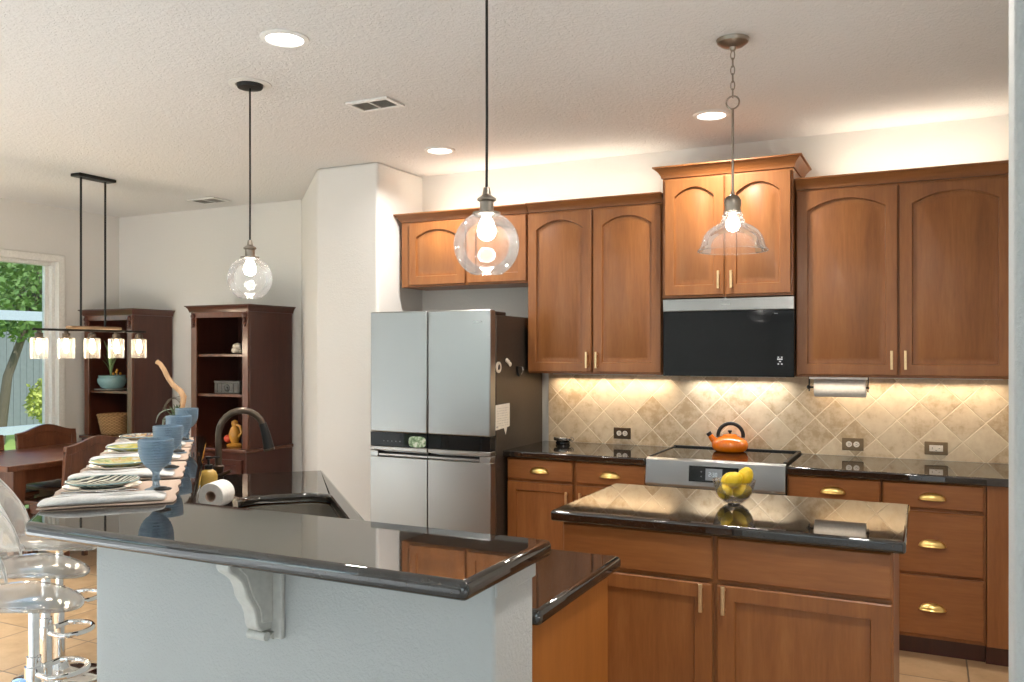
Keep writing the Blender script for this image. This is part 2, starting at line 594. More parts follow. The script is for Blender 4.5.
        if subsurf:
            md = o.modifiers.new('smooth', 'SUBSURF')
            md.levels = md.render_levels = subsurf
        if bevel:
            md = o.modifiers.new('edge', 'BEVEL')
            md.width = bevel
            md.segments = seg
            md.limit_method = 'ANGLE'
            md.angle_limit = R(40)
            md.harden_normals = False
        return o


def tag(o, label=None, cat=None, group=None, kind=None):
    if label:
        o['label'] = label
    if cat:
        o['category'] = cat
    if group:
        o['group'] = group
    if kind:
        o['kind'] = kind
    return o


def thing(name, label, cat, loc=(0, 0, 0), rz=0.0, group=None):
    o = bpy.data.objects.new(name, None)
    o.empty_display_size = 0.05
    COL.objects.link(o)
    o.location = loc
    o.rotation_euler = (0, 0, rz)
    return tag(o, label, cat, group)


def struct(mb, name, mat, label=None, **kw):
    o = mb.build(name, mat, **kw)
    o['kind'] = 'structure'
    if label:
        o['label'] = label
    return o


def copy_tree(o, parent=None):
    c = o.copy()
    COL.objects.link(c)
    if parent is not None:
        c.parent = parent
    for ch in list(o.children):
        copy_tree(ch, c)
    return c


def place_copy(src, label, loc, rz=None):
    c = copy_tree(src)
    c['label'] = label
    c.location = loc
    if rz is not None:
        c.rotation_euler = (0, 0, rz)
    return c


r2 = 2 ** 0.5


def arm(t, u):
    """Point on the diagonal arm of the bar: t along it, u across it (towards the kitchen)."""
    return ((u - t) / r2, (u + t) / r2)


ARM = R(45)
YW = 5.26      # kitchen back wall
YD = 5.60      # dining back wall
XL = -6.88     # window wall
XR = 0.42      # kitchen right wall
YR = -4.0      # wall behind the camera

# ------------------------------------------------------------------ the room
struct(MB().box(XL, 3.9, YR, 1.2, 0.0, 0.012), 'floor_bounce_layer', 'bounce_floor', 'pale floor layer added out of view to bounce light upwards')  # added layer, pale so it throws light onto the ceiling
struct(MB().box(XL - 0.15, 4.0, YR - 0.15, YD + 0.15, -0.1, 0), 'floor', 'floor_tile', 'beige square tile floor')
struct(MB().box(XL - 0.3, 4.0, YR - 0.15, YD + 0.15, CEIL, CEIL + 0.12), 'ceiling', 'ceiling_paint', 'white textured ceiling')
struct(MB().box(-3.29, XR + 0.12, YW, YW + 0.14, 0, CEIL), 'wall_back', 'wall_paint', 'white kitchen wall behind the cabinets')
struct(MB().box(XL, -4.69, YD, YD + 0.14, 0, CEIL), 'wall_dining', 'wall_paint', 'white dining room wall behind the hutches')
struct(MB().prism([(-3.80, 4.70), (-3.29, 4.70), (-3.29, YW + 0.14), (-3.29, YD + 0.14), (-4.69, YD + 0.14), (-4.69, YD)], 0, CEIL),
       'wall_column', 'wall_paint', 'white wall end beside the refrigerator', bevel=0.018, seg=3)
struct(MB().box(XR, XR + 0.12, 1.82, YW, 0, CEIL), 'wall_right', 'wall_paint', 'white wall ending the cabinet run')
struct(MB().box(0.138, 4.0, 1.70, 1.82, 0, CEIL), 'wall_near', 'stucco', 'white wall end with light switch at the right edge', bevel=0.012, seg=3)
struct(MB().box(3.9, 4.0, YR, 1.70, 0, CEIL), 'wall_side', 'wall_paint')
# window wall with the sliding door and a second opening
w1 = (3.35, 4.962, 0.06, 2.30)
w2 = (-3.4, -1.55, 0.06, 2.34)
mb = MB()
ys = [YR, w2[0], w2[1], w1[0], w1[1], YD + 0.14]
for a, b in ((0, 1), (2, 3), (4, 5)):
    mb.box(XL - 0.15, XL, ys[a], ys[b], 0, CEIL)
for w in (w1, w2):
    mb.box(XL - 0.15, XL, w[0], w[1], w[3], CEIL)
    mb.box(XL - 0.15, XL, w[0], w[1], 0, w[2])
struct(mb, 'wall_left', 'wall_paint', 'off-white wall with the sliding glass door')
# wall behind the camera with two big openings
mb = MB()
xs = [XL, -6.4, -4.0, -0.8, 2.0, 4.0]
for a, b in ((0, 1), (2, 3), (4, 5)):
    mb.box(xs[a], xs[b], YR - 0.15, YR, 0, CEIL)
for a, b in ((1, 2), (3, 4)):
    mb.box(xs[a], xs[b], YR - 0.15, YR, 0, 0.2)
    mb.box(xs[a], xs[b], YR - 0.15, YR, 2.4, CEIL)
struct(mb, 'wall_rear', 'wall_paint')


def window(n, y0, y1, z0, z1, label):
    """Sliding glass door in the left wall: casing, fixed frame, sash stiles and pane."""
    root = thing('window_%d' % n, label, 'window')
    root['kind'] = 'structure'
    m = MB()
    e = 0.062
    for (a, b, c, d) in ((y0 - e, y0, z0 - 0.06, z1 + e), (y1, y1 + e, z0 - 0.06, z1 + e)):
        m.box(XL, XL + 0.02, a, b, max(c, 0), d)
    m.box(XL, XL + 0.02, y0, y1, z1, z1 + e)
    m.build('casing', 'trim_white', root, bevel=0.004)
    m = MB()
    k = 0.032
    m.box(XL - 0.13, XL - 0.03, y0, y0 + k, z0, z1).box(XL - 0.13, XL - 0.03, y1 - k, y1, z0, z1)
    m.box(XL - 0.13, XL - 0.03, y0 + k, y1 - k, z1 - k, z1).box(XL - 0.13, XL - 0.03, y0 + k, y1 - k, z0, z0 + k)
    m.build('frame', 'white_paint', root, bevel=0.003)
    m = MB()
    ym = (y0 + y1) / 2
    s_ = 0.034
    m.box(XL - 0.11, XL - 0.07, y1 - k - s_, y1 - k, z0 + k, z1 - k).box(XL - 0.11, XL - 0.07, ym - s_ / 2, ym + s_ / 2, z0 + k, z1 - k)
    m.box(XL - 0.11, XL - 0.07, y0 + k, y0 + k + s_, z0 + k, z1 - k)
    m.build('sash', 'white_paint', root, bevel=0.003)
    MB().box(XL - 0.093, XL - 0.087, y0 + k, y1 - k, z0 + k, z1 - k).build('pane', 'window_glass', root)
    return root


window(1, *w1, 'white framed sliding glass door looking onto the garden')
window(2, *w2, 'white framed sliding glass door further along the window wall')
for i, (a, b) in enumerate(((-6.4, -4.0), (-0.8, 2.0))):
    root = thing('window_%d' % (i + 3), 'tall white framed window behind the camera', 'window')
    root['kind'] = 'structure'
    m = MB()
    for x in (a, (a + b) / 2 - 0.025, b - 0.05):
        m.box(x, x + 0.05, YR - 0.12, YR - 0.04, 0.2, 2.4)
    m.box(a, b, YR - 0.12, YR - 0.04, 0.2, 0.25).box(a, b, YR - 0.12, YR - 0.04, 2.35, 2.4)
    m.build('frame', 'white_paint', root)
    MB().box(a + 0.05, b - 0.05, YR - 0.085, YR - 0.08, 0.25, 2.35).build('pane', 'window_glass', root)

# backsplash tile
struct(MB().box(-2.285, XR, YW - 0.012, YW, 0.914, 1.40), 'trim_1', 'backsplash', 'beige diagonal tile backsplash under the wall cabinets')
# baseboards
struct(MB().box(XL, -4.7, YD - 0.015, YD, 0, 0.12), 'baseboard_dining', 'trim_white', bevel=0.004)
struct(MB().box(XL, XL + 0.015, 5.08, YD - 0.015, 0, 0.12), 'baseboard_left', 'trim_white', bevel=0.004)

# ------------------------------------------------------------------ the raised bar
BZ = 1.08
near0, near1 = 1.60, 1.80      # bar wall, near section
ua, ub = -0.322, -0.085         # bar wall, diagonal arm (u)
s0, s1 = ua * r2, ub * r2      # x + y on the two faces
tE = 4.62
poly = [(-0.822, near0), (-0.822, near1), (s1 - near1, near1), arm(tE, ub), arm(tE, ua), (s0 - near0, near0)]
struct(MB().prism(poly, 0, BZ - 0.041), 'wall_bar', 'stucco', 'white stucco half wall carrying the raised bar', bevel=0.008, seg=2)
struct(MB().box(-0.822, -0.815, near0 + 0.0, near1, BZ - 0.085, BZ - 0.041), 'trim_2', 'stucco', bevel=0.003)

o_u, i_u = -0.477, -0.064
bt = [(-0.780, 1.405), (-0.780, 1.820), (i_u * r2 - 1.815, 1.815), arm(4.66, i_u), arm(4.66, o_u), (o_u * r2 - 1.405, 1.405)]
tag(MB().prism(bt, BZ - 0.04, BZ).build('bar_counter', 'granite', bevel=0.016, seg=5),
    'polished black granite top on the white raised bar', 'countertop')

# lower counter behind the bar, with the sink cut-out
def rrect(t0, t1, u0, u1, r, n=6):
    pts = []
    for (ct, cu, a0) in ((t1 - r, u1 - r, 0), (t0 + r, u1 - r, 90), (t0 + r, u0 + r, 180), (t1 - r, u0 + r, 270)):
        for k in range(n + 1):
            a = R(a0 + 90 * k / n)
            pts.append((ct + r * math.cos(a), cu + r * math.sin(a)))
    return pts


sink_loop = rrect(2.98, 3.69, 0.075, 0.435, 0.10)
hole = [arm(t, u) for t, u in sink_loop]
lc = [(-0.805, near1 + 0.001), (-0.805, 2.392), (0.70 - 2.392, 2.392), arm(4.385, 0.70 / r2), arm(4.385, ub + 0.001), (s1 + 0.002 - near1, near1 + 0.001)]
tag(MB().prism(lc, 0.875, 0.914, holes=[hole]).build('granite_counter', 'granite', bevel=0.014, seg=4),
    'lower dark granite counter with the sink cut into it', 'countertop')
# the cabinets under it
cab = [(-0.832, near1 + 0.002), (-0.832, 2.345), (0.655 - 2.345, 2.345), arm(4.36, 0.655 / r2), arm(4.36, ub + 0.002), (s1 + 0.004 - near1, near1 + 0.002)]
inner = [arm(t, u) for t, u in rrect(2.90, 3.77, 0.0, 0.44, 0.03)]
pc = thing('peninsula_cabinet', 'orange-brown cabinet run under the sink counter, its end panel beside the white bar wall', 'cabinet')
MB().prism(cab, 0.10, 0.872, holes=[inner]).build('carcass', 'maple_end', pc, bevel=0.002)
kick = [(-0.85, near1 + 0.002), (-0.85, 2.25), (0.56 - 2.25, 2.25), arm(4.36, 0.55 / r2), arm(4.36, ub + 0.002), (s1 + 0.004 - near1, near1 + 0.002)]
MB().prism(kick, 0.0, 0.10).build('toe_kick', 'dark_gap', pc)

sk = thing('sink', 'stainless steel sink basin set into the lower granite counter', 'sink')
ls = []
c_t, c_u = 3.335, 0.255
for sc_, z in ((1.03, 0.872), (1.0, 0.872), (0.985, 0.80), (0.95, 0.70), (0.90, 0.665), (0.80, 0.655)):
    ls.append([(*arm(c_t + (t - c_t) * (1 - (1 - sc_) * 0.6), c_u + (u - c_u) * sc_), z) for t, u in sink_loop])
MB().loops(ls, cap0=False, cap1=True).build('basin', 'steel_bowl', sk, solid=0.003)
dx, dy = arm(c_t, c_u)
MB().lathe([(0.045, 0.0), (0.045, 0.004), (0.03, 0.002), (0.001, 0.002)], (dx, dy, 0.657), 24).build('drain', 'chrome', sk)

# bracket under the bar overhang
cb = thing('corbel', 'white scrolled bracket under the bar overhang', 'bracket')
prof = [(1.60, 1.039), (1.445, 1.039), (1.445, 1.022), (1.452, 1.012), (1.470, 1.000), (1.487, 0.985), (1.497, 0.965), (1.502, 0.945), (1.512, 0.930), (1.524, 0.915),
        (1.532, 0.895), (1.535, 0.872), (1.542, 0.858), (1.556, 0.850), (1.585, 0.848), (1.60, 0.848)]
MB().prism(prof, -1.458, -1.418, 'x').build('bracket_body', 'bracket_paint', cb, bevel=0.004)
ip = [(1.585, 1.025), (1.475, 1.025), (1.475, 1.018), (1.500, 0.995), (1.512, 0.960), (1.525, 0.935), (1.545, 0.905), (1.550, 0.872), (1.585, 0.866)]
MB().prism(ip, -1.4185, -1.414, 'x').build('side_panel', 'bracket_paint', cb, bevel=0.002)
MB().box(-1.475, -1.388, 1.585, 1.60, 0.825, 1.039).build('back_plate', 'bracket_paint', cb, bevel=0.004)
for z in (0.838,):
    m = MB()
    m.lathe([(0.011, -1.466), (0.011, -1.410)], (0, 1.560, z), 14, 'x')
    m.lathe([(0.009, -1.466), (0.009, -1.410)], (0, 1.583, z - 0.004), 14, 'x')
    m.build('scroll', 'bracket_paint', cb)


# ------------------------------------------------------------------ kitchen cabinets
def arch_loop(x0, x1, z0, z1, rise, y, n=14):
    pts = [(x0, y, z0), (x1, y, z0)]
    zs = z1 - rise
    for i in range(n + 1):
        f = i / n
        pts.append((x1 + (x0 - x1) * f, y, zs + rise * (1 - (2 * f - 1) ** 2)))
    return pts


def door_mesh(w, h, rise=0.0, stile=0.058, raised=True, th=0.02):
    """A framed cabinet door, back at y=0, front at y=-th; arched raised panel or flat recessed panel."""
    n = 14

    def outer(i, y):
        pts = [(i, y, i), (w - i, y, i)]
        for k in range(n + 1):
            f = k / n
            pts.append((w - i + (2 * i - w) * f, y, h - i))
        return pts

    def opening(i, y):
        return arch_loop(stile + i, w - stile - i, stile + i, h - stile * 0.84 - i, max(rise - i * 0.1, 0), y, n)
    ls = [outer(0, 0), outer(0, -th + 0.004), outer(0.004, -th), opening(0, -th), opening(0.004, -th + 0.013)]
    if raised:
        ls += [opening(0.009, -th + 0.014), opening(0.040, -th + 0.0005)]
    return MB().loops(ls)


def bar_pull(x, z, parent, length=0.10):
    m = MB()
    m.box(x - 0.0065, x + 0.0065, -0.047, -0.036, z - length / 2, z + length / 2)
    m.box(x - 0.005, x + 0.005, -0.036, -0.0195, z - length / 2 + 0.010, z - length / 2 + 0.020)
    m.box(x - 0.005, x + 0.005, -0.036, -0.0195, z + length / 2 - 0.020, z + length / 2 - 0.010)
    return m.build('handle', 'satin_gold', parent, bevel=0.0015)


def add_door(root, x, z, w, h, rise=0.0, raised=True, handle=None, y=0.0, stile=0.058):
    d = door_mesh(w, h, rise, stile, raised).build('door', 'maple', root)
    d.location = (x, y, z)
    if handle:
        bar_pull(handle[0], handle[1], d)
    return d


def cup_pull(x, z, parent, y=-0.02, a=0.058, c=0.030, dpt=0.028):
    m = MB()
    n1, n2 = 18, 7
    vs, fs = [], []
    for i in range(n1 + 1):
        th = PI * i / n1
        for j in range(n2 + 1):
            ph = PI / 2 * j / n2
            vs.append((x + a * math.cos(th), y - dpt * math.sin(th) * math.cos(ph) * (1 if j else 1.04), z + c * math.sin(th) * math.sin(ph)))
    for i in range(n1):
        for j in range(n2):
            p = i * (n2 + 1) + j
            fs.append((p, p + 1, p + n2 + 2, p + n2 + 1))
    m.add(vs, fs)
    # rolled lower lip
    m.tube([(x + a * math.cos(PI * i / n1), y - dpt * 1.04 * math.sin(PI * i / n1), z - 0.002) for i in range(n1 + 1)], 0.0032, 6)
    return m.build('handle', 'brass', parent, solid=0.003)


def drawer_front(root, x, z, w, h, pull=True, name='drawer', mat='maple_x', y=0.0):
    m = MB()
    e = 0.006
    m.loops([[(0, 0, 0), (w, 0, 0), (w, 0, h), (0, 0, h)], [(0, -0.014, 0), (w, -0.014, 0), (w, -0.014, h), (0, -0.014, h)],
             [(e, -0.02, e), (w - e, -0.02, e), (w - e, -0.02, h - e), (e, -0.02, h - e)]])
    d = m.build(name, mat, root)
    d.location = (x, y, z)
    if pull:
        cup_pull(w / 2, h * 0.5 - 0.012, d)
    return d


def crown_mesh(x0, x1, yf, yb, z0, z1, out, endl=True, endr=True):
    """Crown moulding sweeping outwards round the top of a cabinet, mitred at its ends."""
    ls = []
    H = z1 - z0
    for o, z in ((0.0, z0), (0.006, z0 + 0.02 * H), (0.010, z0 + 0.25 * H), (0.45 * out, z0 + 0.55 * H), (0.75 * out, z0 + 0.78 * H), (0.80 * out, z0 + 0.84 * H), (out, z0 + 0.88 * H), (out, z1)):
        a = x0 - (o if endl else 0)
        b = x1 + (o if endr else 0)
        ls.append([(a, yf - o, z), (b, yf - o, z), (b, yb, z), (a, yb, z)])
    return MB().loops(ls)


def wall_cabinet(name, label, x0, x1, z0, z1, depth, doors, rise, crown, handles, endl=False, endr=False, group='wall cabinets of the kitchen', out=0.05):
    """doors: list of (xa, xb); handles: per door x offset from its left edge and z above door bottom."""
    yf = -depth
    root = thing(name, label, 'cabinet', (x0, YW - 0.001, z0), 0, group)
    w, h = x1 - x0, z1 - z0
    MB().box(0, w, yf + 0.001, 0, 0, h).build('carcass', 'maple', root, bevel=0.0015)
    if crown:
        crown_mesh(0, w, yf, 0, h + 0.0005, h + crown, out, endl, endr).build('crown_moulding', 'maple_x', root)
    for (a, b), hd in zip(doors, handles):
        add_door(root, a - x0, 0.012, b - a, h - 0.024, rise, True, hd, yf)
    return root


UB = 1.376
dd = 0.345 - 0.02
cab1 = wall_cabinet('fridge_cabinet', 'low two-door wooden wall cabinet above the refrigerator', -3.255, -2.292, 1.955, 2.403, dd,
                    [(-3.185, -2.745), (-2.725, -2.297)], 0.05, 0.054, [None, None], endl=True)
cab2 = wall_cabinet('wall_cabinet', 'tall two-door wooden wall cabinet between refrigerator and microwave', -2.288, -1.408, UB, 2.403, dd,
                    [(-2.284, -1.853), (-1.842, -1.412)], 0.055, 0.056, [(0.405, 0.075), (0.026, 0.075)])
cab3 = wall_cabinet('wall_cabinet', 'raised two-door wooden wall cabinet above the microwave with its own crown', -1.386, -0.652, 1.826, 2.525, 0.40,
                    [(-1.370, -1.026), (-1.016, -0.662)], 0.055, 0.066, [(0.316, 0.085), (0.034, 0.085)], True, True)
cab4 = wall_cabinet('wall_cabinet', 'wide two-door wooden wall cabinet right of the microwave', -0.647, XR - 0.003, UB, 2.410, dd,
                    [(-0.643, -0.132), (-0.122, 0.392)], 0.056, 0.060, [(0.483, 0.082), (0.028, 0.082)])

BF = YW - 0.60     # front plane of the base carcasses (door faces 20 mm proud)


def base_cabinet(name, label, x0, x1, fronts, group='base cabinets along the kitchen wall', right_filler=None):
    root = thing(name, label, 'cabinet', (x0, BF, 0), 0, group)
    w = x1 - x0
    MB().box(0, w, 0.0, 0.585, 0.10, 0.872).build('carcass', 'maple', root, bevel=0.0015)
    MB().box(0.0, w, 0.07, 0.58, 0, 0.10).build('toe_kick', 'mahogany', root)
    for f in fronts:
        if f[0] == 'drawer':
            drawer_front(root, f[1] - x0, f[3], f[2] - f[1], f[4] - f[3], True)
        else:
            add_door(root, f[1] - x0, f[3], f[2] - f[1], f[4] - f[3], 0, False, f[5])
    return root


base_cabinet('base_cabinet', 'wooden base cabinet between refrigerator and range, two drawers over two doors', -2.300, -1.420,
             [('drawer', -2.295, -1.867, 0.742, 0.868), ('drawer', -1.846, -1.424, 0.742, 0.868),
              ('door', -2.295, -1.867, 0.118, 0.727, (0.395, 0.52)), ('door', -1.846, -1.424, 0.118, 0.727, (0.032, 0.52))])
base_cabinet('base_cabinet', 'wooden base cabinet right of the range, one drawer over a door', -0.656, -0.199,
             [('drawer', -0.651, -0.205, 0.742, 0.868), ('door', -0.651, -0.205, 0.118, 0.727, (0.032, 0.52))])
b3 = base_cabinet('drawer_cabinet', 'wooden three-drawer base cabinet at the right end of the run', -0.197, 0.262,
                  [('drawer', -0.192, 0.252, 0.742, 0.868), ('drawer', -0.192, 0.252, 0.424, 0.728), ('drawer', -0.192, 0.252, 0.118, 0.410)])
fp = thing('filler_panel', 'plain wooden filler panel closing the cabinet run beside the white wall', 'panel', (0.264, BF, 0))
MB().box(0, 0.105, -0.012, 0.58, 0.10, 0.872).box(0.108, 0.152, 0.0, 0.58, 0.10, 0.872).build('panel', 'maple', fp, bevel=0.002)
MB().box(0, 0.152, 0.05, 0.58, 0, 0.10).build('toe_kick', 'mahogany', fp)

CT = dict(bevel=0.009, seg=4)
tag(MB().box(-2.315, -1.418, YW - 0.645, YW - 0.013, 0.874, 0.914).build('granite_counter', 'granite', **CT),
    'black granite counter left of the range', 'countertop')
tag(MB().box(-0.654, XR - 0.002, YW - 0.645, YW - 0.013, 0.874, 0.914).build('granite_counter', 'granite', **CT),
    'black granite counter right of the range', 'countertop')

# ------------------------------------------------------------------ range
rg = thing('range', 'stainless slide-in range with black glass cooktop', 'stove', (-1.037, YW - 0.64, 0))
HW = 0.378
MB().box(-HW + 0.004, HW - 0.004, 0.03, 0.60, 0.02, 0.905).build('body', 'black_metal', rg, bevel=0.002)
m = MB().prism([(0.0, 0.765), (-0.012, 0.780), (0.006, 0.912), (0.028, 0.921), (0.05, 0.921), (0.05, 0.765)], -HW, HW, 'x')
m.build('control_panel', 'stainless', rg, bevel=0.002)
# display set on the sloping panel
ang = math.atan2(0.018, 0.132)
dp = MB().box(-0.132, 0.136, -0.003, 0.003, -0.043, 0.043)
dp = dp.build('control_display', 'black_gloss', rg, bevel=0.001)
dp.location = (0.0, -0.0035, 0.846)
dp.rotation_euler = (-ang, 0, 0)
q = MB().box(-0.040, 0.050, -0.0045, -0.002, -0.032, 0.032).build('screen', 'display_glow', dp)
m = MB()


def digit(m, x, z, segs, w=0.010, h=0.022, t=0.0022, y0=-0.0055, y1=-0.0045):
    S = {'a': (0, w, h - t, h), 'd': (0, w, 0, t), 'g': (0, w, h / 2 - t / 2, h / 2 + t / 2), 'f': (0, t, h / 2, h), 'b': (w - t, w, h / 2, h), 'e': (0, t, 0, h / 2), 'c': (w - t, w, 0, h / 2)}
    for s_ in segs:
        a, b, c, d = S[s_]
        m.box(x + a, x + b, y0, y1, z + c, z + d)


digit(m, -0.022, -0.011, 'abged')
m.box(-0.008, -0.006, -0.0055, -0.0045, -0.006, -0.003).box(-0.008, -0.006, -0.0055, -0.0045, 0.003, 0.006)
digit(m, -0.002, -0.011, 'abgcd')
digit(m, 0.013, -0.011, 'abcdef')
m.build('digits', 'digit_glow', dp)
m = MB()
for x in (-0.066, 0.070):
    for z in (-0.016, 0.010):
        MB().box(x, x + 0.006, -0.0042, -0.0028, z, z + 0.006).build('key_mark', 'icon_dim', dp)
m = MB().box(-HW + 0.012, HW - 0.012, 0.03, 0.585, 0.905, 0.921)
m.build('cooktop_glass', 'black_gloss', rg, bevel=0.002)
MB().box(-HW, -HW + 0.014, 0.05, 0.60, 0.905, 0.925).build('side_trim', 'black_metal', rg, bevel=0.002)
MB().box(HW - 0.018, HW, 0.05, 0.60, 0.905, 0.929).build('side_trim', 'black_metal', rg, bevel=0.002)
MB().box(-HW, HW, 0.585, 0.612, 0.905, 0.930).build('rear_trim', 'black_metal', rg, bevel=0.002)
MB().box(-HW, HW, 0.0, 0.03, 0.20, 0.748).build('oven_door', 'stainless', rg, bevel=0.004)
od = MB().box(-0.25, 0.25, -0.003, 0.0, 0.32, 0.60).build('oven_window', 'black_gloss', rg)
m = MB().tube([(-0.33, -0.05, 0.70), (0.33, -0.05, 0.70)], 0.012, 12)
m.box(-0.31, -0.29, -0.05, 0.0, 0.692, 0.708).box(0.29, 0.31, -0.05, 0.0, 0.692, 0.708)
m.build('handle', 'stainless', rg)
MB().box(-HW, HW, 0.0, 0.03, 0.03, 0.19).build('storage_drawer', 'stainless', rg, bevel=0.004)

# ------------------------------------------------------------------ microwave
mw = thing('microwave', 'black glass over-the-range microwave with stainless top strip', 'microwave', (-1.0145, YW - 0.001, 1.374))
WM, HM = 0.368, 0.446
MB().box(-WM + 0.002, WM - 0.002, -0.375, 0, 0, HM).build('body', 'black_metal', mw, bevel=0.002)
MB().box(-WM, WM, -0.402, -0.3755, 0.0, HM - 0.073).build('door_glass', 'black_gloss', mw, bevel=0.003)
st_ = MB().box(-WM, WM, -0.404, -0.3755, HM - 0.071, HM).build('top_strip', 'stainless', mw, bevel=0.003)
m = MB()
xx = -0.028
for wd, hh in ((0.006, 0.006), (0.004, 0.004), (0.005, 0.004), (0.004, 0.005), (0.005, 0.004), (0.004, 0.004), (0.005, 0.006)):
    m.box(xx, xx + wd, -0.4048, -0.4038, HM - 0.040, HM - 0.040 + hh)
    xx += wd + 0.0025
m.build('emblem', 'chrome', st_)
m = MB()
ox, oz = 0.292, 0.093
for (a, b, w_, h_) in ((-0.012, 0.014, 0.008, 0.006), (0.006, 0.014, 0.008, 0.006), (-0.014, 0.002, 0.008, 0.008), (-0.004, 0.002, 0.008, 0.008), (0.006, 0.002, 0.008, 0.008),
                       (-0.004, -0.010, 0.010, 0.006), (-0.012, -0.024, 0.007, 0.007), (0.006, -0.024, 0.008, 0.007)):
    MB().box(ox + a, ox + a + w_, -0.4028, -0.4018, oz + b, oz + b + h_).build('key_mark', 'icon_glow', mw)
m = MB().box(0.262, 0.280, -0.4028, -0.4018, 0.350, 0.354)
m.build('badge', 'icon_dim', mw)

# ------------------------------------------------------------------ refrigerator
FX0, FX1, FY = -3.172, -2.312, 4.45
fr = thing('refrigerator', 'stainless four-door refrigerator with dark side', 'refrigerator', (FX0, FY, 0))
FW = FX1 - FX0
MB().box(0.0, FW, 0.075, 0.76, 0.03, 1.735).build('body', 'fridge_side', fr, bevel=0.006)
MB().box(0.01, FW - 0.01, 0.09, 0.74, 0.0, 0.03).build('feet_plinth', 'black_plastic', fr)
for a, b in ((0.02, 0.14), (FW - 0.14, FW - 0.005)):
    MB().box(a, b, 0.08, 0.22, 1.735, 1.757).build('hinge_cover', 'black_plastic', fr, bevel=0.006)
mid = -2.747 - FX0
g = 0.006
for k, (a, b) in enumerate(((0.0, mid - g / 2), (mid + g / 2, FW))):
    d = MB().box(a, b, 0.0, 0.07, 1.008, 1.765).build('upper_door', 'stainless_door', fr, bevel=0.008, seg=3)
    MB().box(a + 0.001, b - 0.001, 0.0015, 0.07, 0.920, 1.006).build('control_strip', 'black_gloss', d, bevel=0.001)
    MB().box(a, b, 0.0, 0.07, 0.893, 0.918).build('lower_rail', 'stainless', d, bevel=0.004)
    if k == 0:
        m = MB()
        for x in (0.10, 0.13, 0.16, 0.19, 0.22):
            MB().box(x, x + 0.006, 0.0, 0.0018, 0.95, 0.956).build('touch_mark', 'icon_dim', d)
    else:
        m = MB()
        x = b - 0.115
        for wd in (0.008, 0.004, 0.018, 0.004, 0.008):
            m.box(x, x + wd, -0.0015, 0.0, 1.688, 1.696)
            x += wd + 0.004
        m.build('emblem', 'chrome', d)
    ld = MB()
    ld.box(a, b, 0.0, 0.07, 0.06, 0.852).box(a, b, 0.034, 0.07, 0.852, 0.890)
    if k == 0:
        ld.box(a, a + 0.06, 0.0, 0.034, 0.852, 0.890)
    else:
        ld.box(b - 0.075, b, 0.0, 0.034, 0.852, 0.890)
    ld = ld.build('lower_door', 'stainless_door', fr, bevel=0.003)
    ha, hb = (a + 0.062, b) if k == 0 else (a, b - 0.077)
    MB().prism([(0.033, 0.854), (0.010, 0.854), (0.004, 0.862), (0.004, 0.872), (0.033, 0.884)], ha, hb, 'x').build('grip_recess', 'stainless', ld)
MB().box(mid - g / 2 + 0.0005, mid + g / 2 - 0.0005, 0.012, 0.07, 0.06, 1.76).build('door_gasket', 'dark_gap', fr)

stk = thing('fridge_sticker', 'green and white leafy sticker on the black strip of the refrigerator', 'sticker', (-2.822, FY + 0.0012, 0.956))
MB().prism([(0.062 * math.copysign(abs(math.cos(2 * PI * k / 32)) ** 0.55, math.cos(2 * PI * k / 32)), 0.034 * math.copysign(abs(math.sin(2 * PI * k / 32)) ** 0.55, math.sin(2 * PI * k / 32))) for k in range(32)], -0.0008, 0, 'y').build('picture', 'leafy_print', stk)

# magnets and note on the refrigerator's side
FS = FX1 + 0.0005
mg = thing('fridge_magnet', 'round white ring magnet on the refrigerator side', 'magnet', (FS, 4.550, 1.420), 0, 'magnets on the refrigerator')
MB().lathe([(0.034, 0.0), (0.034, 0.006), (0.022, 0.007), (0.020, 0.004), (0.001, 0.004)], (0, 0, 0), 24, 'x').build('ring', 'shell_white', mg)
MB().prism([(-0.012, -0.014), (0.004, -0.014), (0.012, 0.0), (0.002, 0.018), (-0.008, 0.008)], 0.005, 0.009, 'x').build('emblem', 'black_plastic', mg)
mg = thing('fridge_magnet', 'small pale twisted magnet beside the round one on the refrigerator side', 'magnet', (FS, 4.675, 1.446), 0, 'magnets on the refrigerator')
m = MB()
for k, (y, z) in enumerate(((-0.022, 0.014), (0.0, 0.004), (0.022, -0.010))):
    m.ball((0.008, y, z), 0.017, 12, 8, 0.45, 1.0, 0.9)
m.build('flower', 'shell_white', mg)
mg = thing('fridge_magnet', 'black clip magnet with pale tip near the back of the refrigerator side', 'magnet', (FS, 4.835, 1.392), 0, 'magnets on the refrigerator')
MB().prism([(-0.04, 0.030), (0.02, 0.028), (0.03, -0.005), (-0.012, -0.036), (-0.028, -0.020)], 0.0, 0.016, 'x').build('clip', 'black_plastic', mg, bevel=0.003)
MB().prism([(0.012, 0.0), (0.042, 0.024), (0.048, 0.008), (0.024, -0.022)], 0.006, 0.012, 'x').build('tip', 'grey_fixture', mg)
nt_ = thing('paper_note', 'cream handwritten paper note stuck on the refrigerator side', 'note', (FS, 4.605, 1.115))
MB().prism([(-0.092, -0.072), (0.02, -0.066), (0.045, -0.108), (0.062, -0.064), (0.098, -0.060), (0.098, 0.082), (-0.092, 0.078)], 0.0006, 0.0022, 'x').build('sheet', 'note_paper', nt_)
m = MB()
random.seed(3)
for k in range(8):
    z = 0.055 - k * 0.015
    y = -0.07
    while y < 0.07:
        ln = random.uniform(0.01, 0.03)
        m.box(0.0022, 0.0027, y, min(y + ln, 0.08), z, z + 0.0022)
        y += ln + 0.008
m.box(0.0022, 0.0030, -0.085, -0.06, -0.060, -0.050)
m.build('handwriting', 'grey_fixture', nt_)

